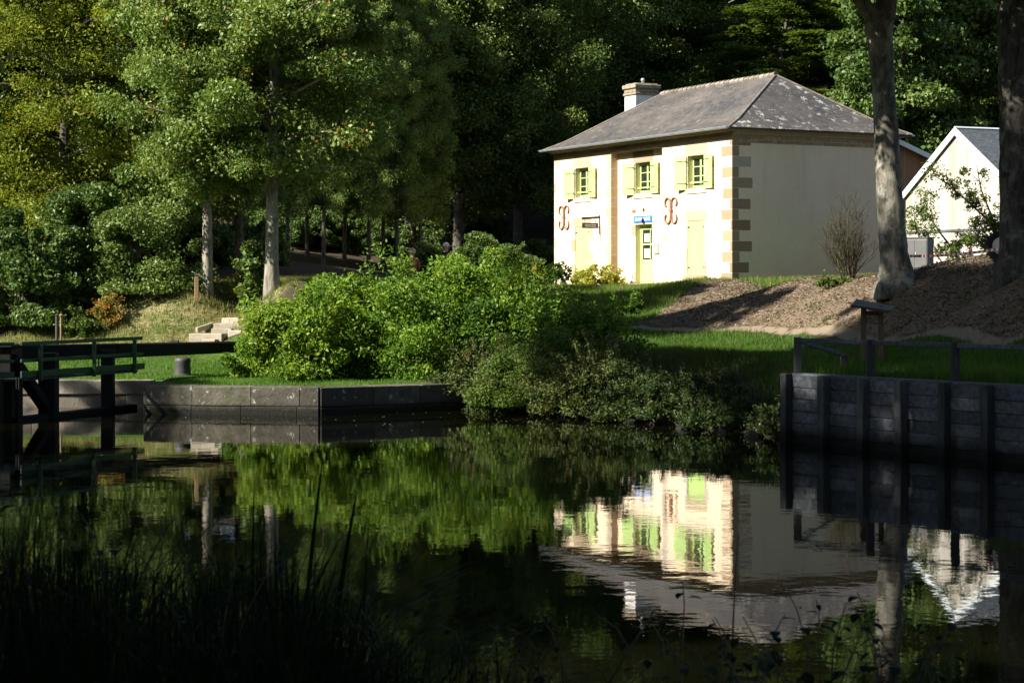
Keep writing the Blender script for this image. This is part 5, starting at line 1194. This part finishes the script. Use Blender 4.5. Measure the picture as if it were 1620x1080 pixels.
# ------------------------------------------------------------------ near bank: reeds and brambles in shade
rng = np.random.default_rng(91); N = 5400; V, F, T = [], [], []
def blade(b, L, w_, az, bend, rng, seg=7):
    pts = []; d = np.array([math.cos(az), math.sin(az), 0]); sd_ = np.array([-d[1], d[0], 0]); base = len(V)
    tnt = rng.random()
    for i in range(seg+1):
        s = i/seg; p = b+np.array([0,0,1])*L*(s-.32*bend*s**2.4)+d*L*bend*.75*s**2; ww = w_*(1-s)**.6*(.55+.45*min(1,s*4))/2
        V.append(p-sd_*ww); V.append(p+sd_*ww); T.extend((tnt, tnt))
    for i in range(seg): F.append((base+2*i, base+2*i+1, base+2*i+3, base+2*i+2))
def ltop(px_):    # height in the picture reached by the grass
    return np.interp(px_, [-100,0,60,150,240,330,430,520,600,680,760,900,1100,1700], [770,760,770,770,820,850,790,880,950,980,990,1040,1075,1090])
for i in range(N):
    Y = rng.uniform(5.2, 8.8); low = i > 3400; px_ = rng.uniform(-120, 560) if low else (rng.uniform(-120, 1150) if rng.random() < .85 else rng.uniform(300, 620)); tipy = ltop(px_)+(40+abs(rng.normal())*120 if low else abs(rng.normal())*110)+rng.uniform(-30,20)
    x = xat(px_, Y); zt_ = EYE+(HOR-tipy)*Y/FOC; g0 = gz(x, Y); L = max(.35, zt_-g0); bend = abs(rng.normal())*.62
    L *= 1+.28*bend
    blade(np.array([x, Y, g0-.03]), L, rng.uniform(.008,.017), rng.uniform(0, 2*PI), min(bend, 1.1), rng)
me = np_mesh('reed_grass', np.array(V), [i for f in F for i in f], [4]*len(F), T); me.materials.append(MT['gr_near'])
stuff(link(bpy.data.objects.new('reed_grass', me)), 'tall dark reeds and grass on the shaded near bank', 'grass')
# a few single blades that stand clear of the mass
for i, (bx_, by_, tx, ty, Y, w_, lab) in enumerate(((455,900,513,706,7.2,.026,'long broad reed blade tallest on the near bank leaning right'), (492,890,568,760,6.8,.03,'broad reed blade slanting right across the green reflection'), (395,900,402,760,7.4,.018,'narrow reed blade standing upright above the grass'), (560,930,585,800,7.6,.014,'thin curved reed blade right of the broad ones'))):
    V, F, T = [], [], []; p0 = np.array(G(bx_, Y)); p1 = np.array(at(tx, ty, Y)); b0_ = np.array([p0[0], p0[1], p0[2]-.05]); seg = 10
    for k in range(seg+1):
        s = k/seg; p = b0_*(1-s)+p1*s; p[2] += .12*math.sin(PI*s); ww = w_/2*(1-s)**.5*(.6+.4*min(1,3*s)); V += [p+np.array([-ww,0,ww*.3]), p, p+np.array([ww,0,ww*.3])]; T += [.7]*3
    for k in range(seg):
        for j in range(2): F.append((3*k+j, 3*k+j+1, 3*k+4+j, 3*k+3+j))
    V = [v-b0_ for v in V]
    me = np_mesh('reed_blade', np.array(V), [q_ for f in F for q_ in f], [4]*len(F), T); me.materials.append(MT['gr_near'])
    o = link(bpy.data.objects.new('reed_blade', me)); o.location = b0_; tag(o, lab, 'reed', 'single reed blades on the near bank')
def leafy(loc, Hh, n_st, nleaf, seed, label, spread=.35, leaf=.07):
    rd = random.Random(seed); rng = np.random.default_rng(seed); r = thing('leafy_plant', loc, label, 'plant', 0, 'leafy plants on the near bank'); stm = MB(); LV, LF, LT_ = [], [], []
    for i in range(n_st):
        az = rd.uniform(0, 2*PI); sp3 = rd.uniform(.2,1)*spread; hh = Hh*rd.uniform(.8,1.5)
        pts = [np.array([math.cos(az)*sp3*s*s+rd.gauss(0,.006), math.sin(az)*sp3*s*s+rd.gauss(0,.006), hh*(s-.22*s**3*(1+sp3))-.05]) for s in np.linspace(0,1,8)]
        stm.tube(pts, list(np.linspace(.005,.0018,8)), 5, cap=False)
        for j in range(nleaf):
            s = .3+.7*(j+rd.random()*.6)/nleaf; k = s*7; i0 = min(int(k), 6); q = pts[i0]+(pts[i0+1]-pts[i0])*(k-i0); a2 = j*2.4+az; L = leaf*rd.uniform(.5,1.25)*(1.15-.5*s)
            d = np.array([math.cos(a2), math.sin(a2), rd.uniform(-.5,.35)]); d /= np.linalg.norm(d); sdv = np.cross(d, [0,0,1]); sdv /= np.linalg.norm(sdv); up = np.cross(sdv, d); b_ = len(LV); tq = rd.random()
            for f, wv in ((0,0),(.25,.26),(.5,.33),(.78,.2),(1,0)):
                c = q+d*L*(f+.15)-up*L*.25*f*f
                if wv == 0: LV.append(c); LT_.append(tq)
                else: LV += [c-sdv*L*wv+up*L*.06, c, c+sdv*L*wv+up*L*.06]; LT_ += [tq]*3
            for t3 in ((0,1,2),(0,2,3),(10,8,7),(10,9,8)): LF.append(tuple(b_+v for v in t3))
            for m in (1, 4):
                for v in (0, 1): LF.append((b_+m+v, b_+m+v+3, b_+m+v+4, b_+m+v+1))
    stm.build('stems', MT['twig'], r, True)
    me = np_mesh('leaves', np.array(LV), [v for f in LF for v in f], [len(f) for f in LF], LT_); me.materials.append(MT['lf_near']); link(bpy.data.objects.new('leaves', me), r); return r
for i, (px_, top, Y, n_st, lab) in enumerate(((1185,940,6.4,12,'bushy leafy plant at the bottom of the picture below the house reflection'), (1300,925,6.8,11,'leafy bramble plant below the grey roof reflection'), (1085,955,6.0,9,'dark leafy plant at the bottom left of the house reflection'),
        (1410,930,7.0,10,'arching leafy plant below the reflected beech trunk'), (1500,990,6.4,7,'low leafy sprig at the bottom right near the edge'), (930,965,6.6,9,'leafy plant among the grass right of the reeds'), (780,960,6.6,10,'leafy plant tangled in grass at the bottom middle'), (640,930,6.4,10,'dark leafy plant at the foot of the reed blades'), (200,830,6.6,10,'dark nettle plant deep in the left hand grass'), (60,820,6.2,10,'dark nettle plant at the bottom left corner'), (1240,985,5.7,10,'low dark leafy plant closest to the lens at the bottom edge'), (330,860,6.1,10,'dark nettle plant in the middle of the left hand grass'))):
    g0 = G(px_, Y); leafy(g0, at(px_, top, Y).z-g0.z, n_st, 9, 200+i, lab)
# two thin bent stalks crossing the house reflection
for pts_, lab in (([(1155,1085),(1160,980),(1164,900),(1168,842)], 'thin upright stalk crossing the reflected corner of the house'), ([(960,1085),(1000,1020),(1035,965),(1042,958),(1050,985)], 'thin bent stalk beside the reflected chimney')):
    b_ = G(pts_[0][0], 6.6); o = MB(); P_ = [Vector((0,0,-.03))]+[at(a, c, 6.6)-b_ for a, c in pts_]; o.tube(P_, list(np.linspace(.0045,.002,len(P_))), 5)
    ob = o.build('dry_stalk', MT['twig'], None, True); ob.location = b_; tag(ob, lab, 'stalk')
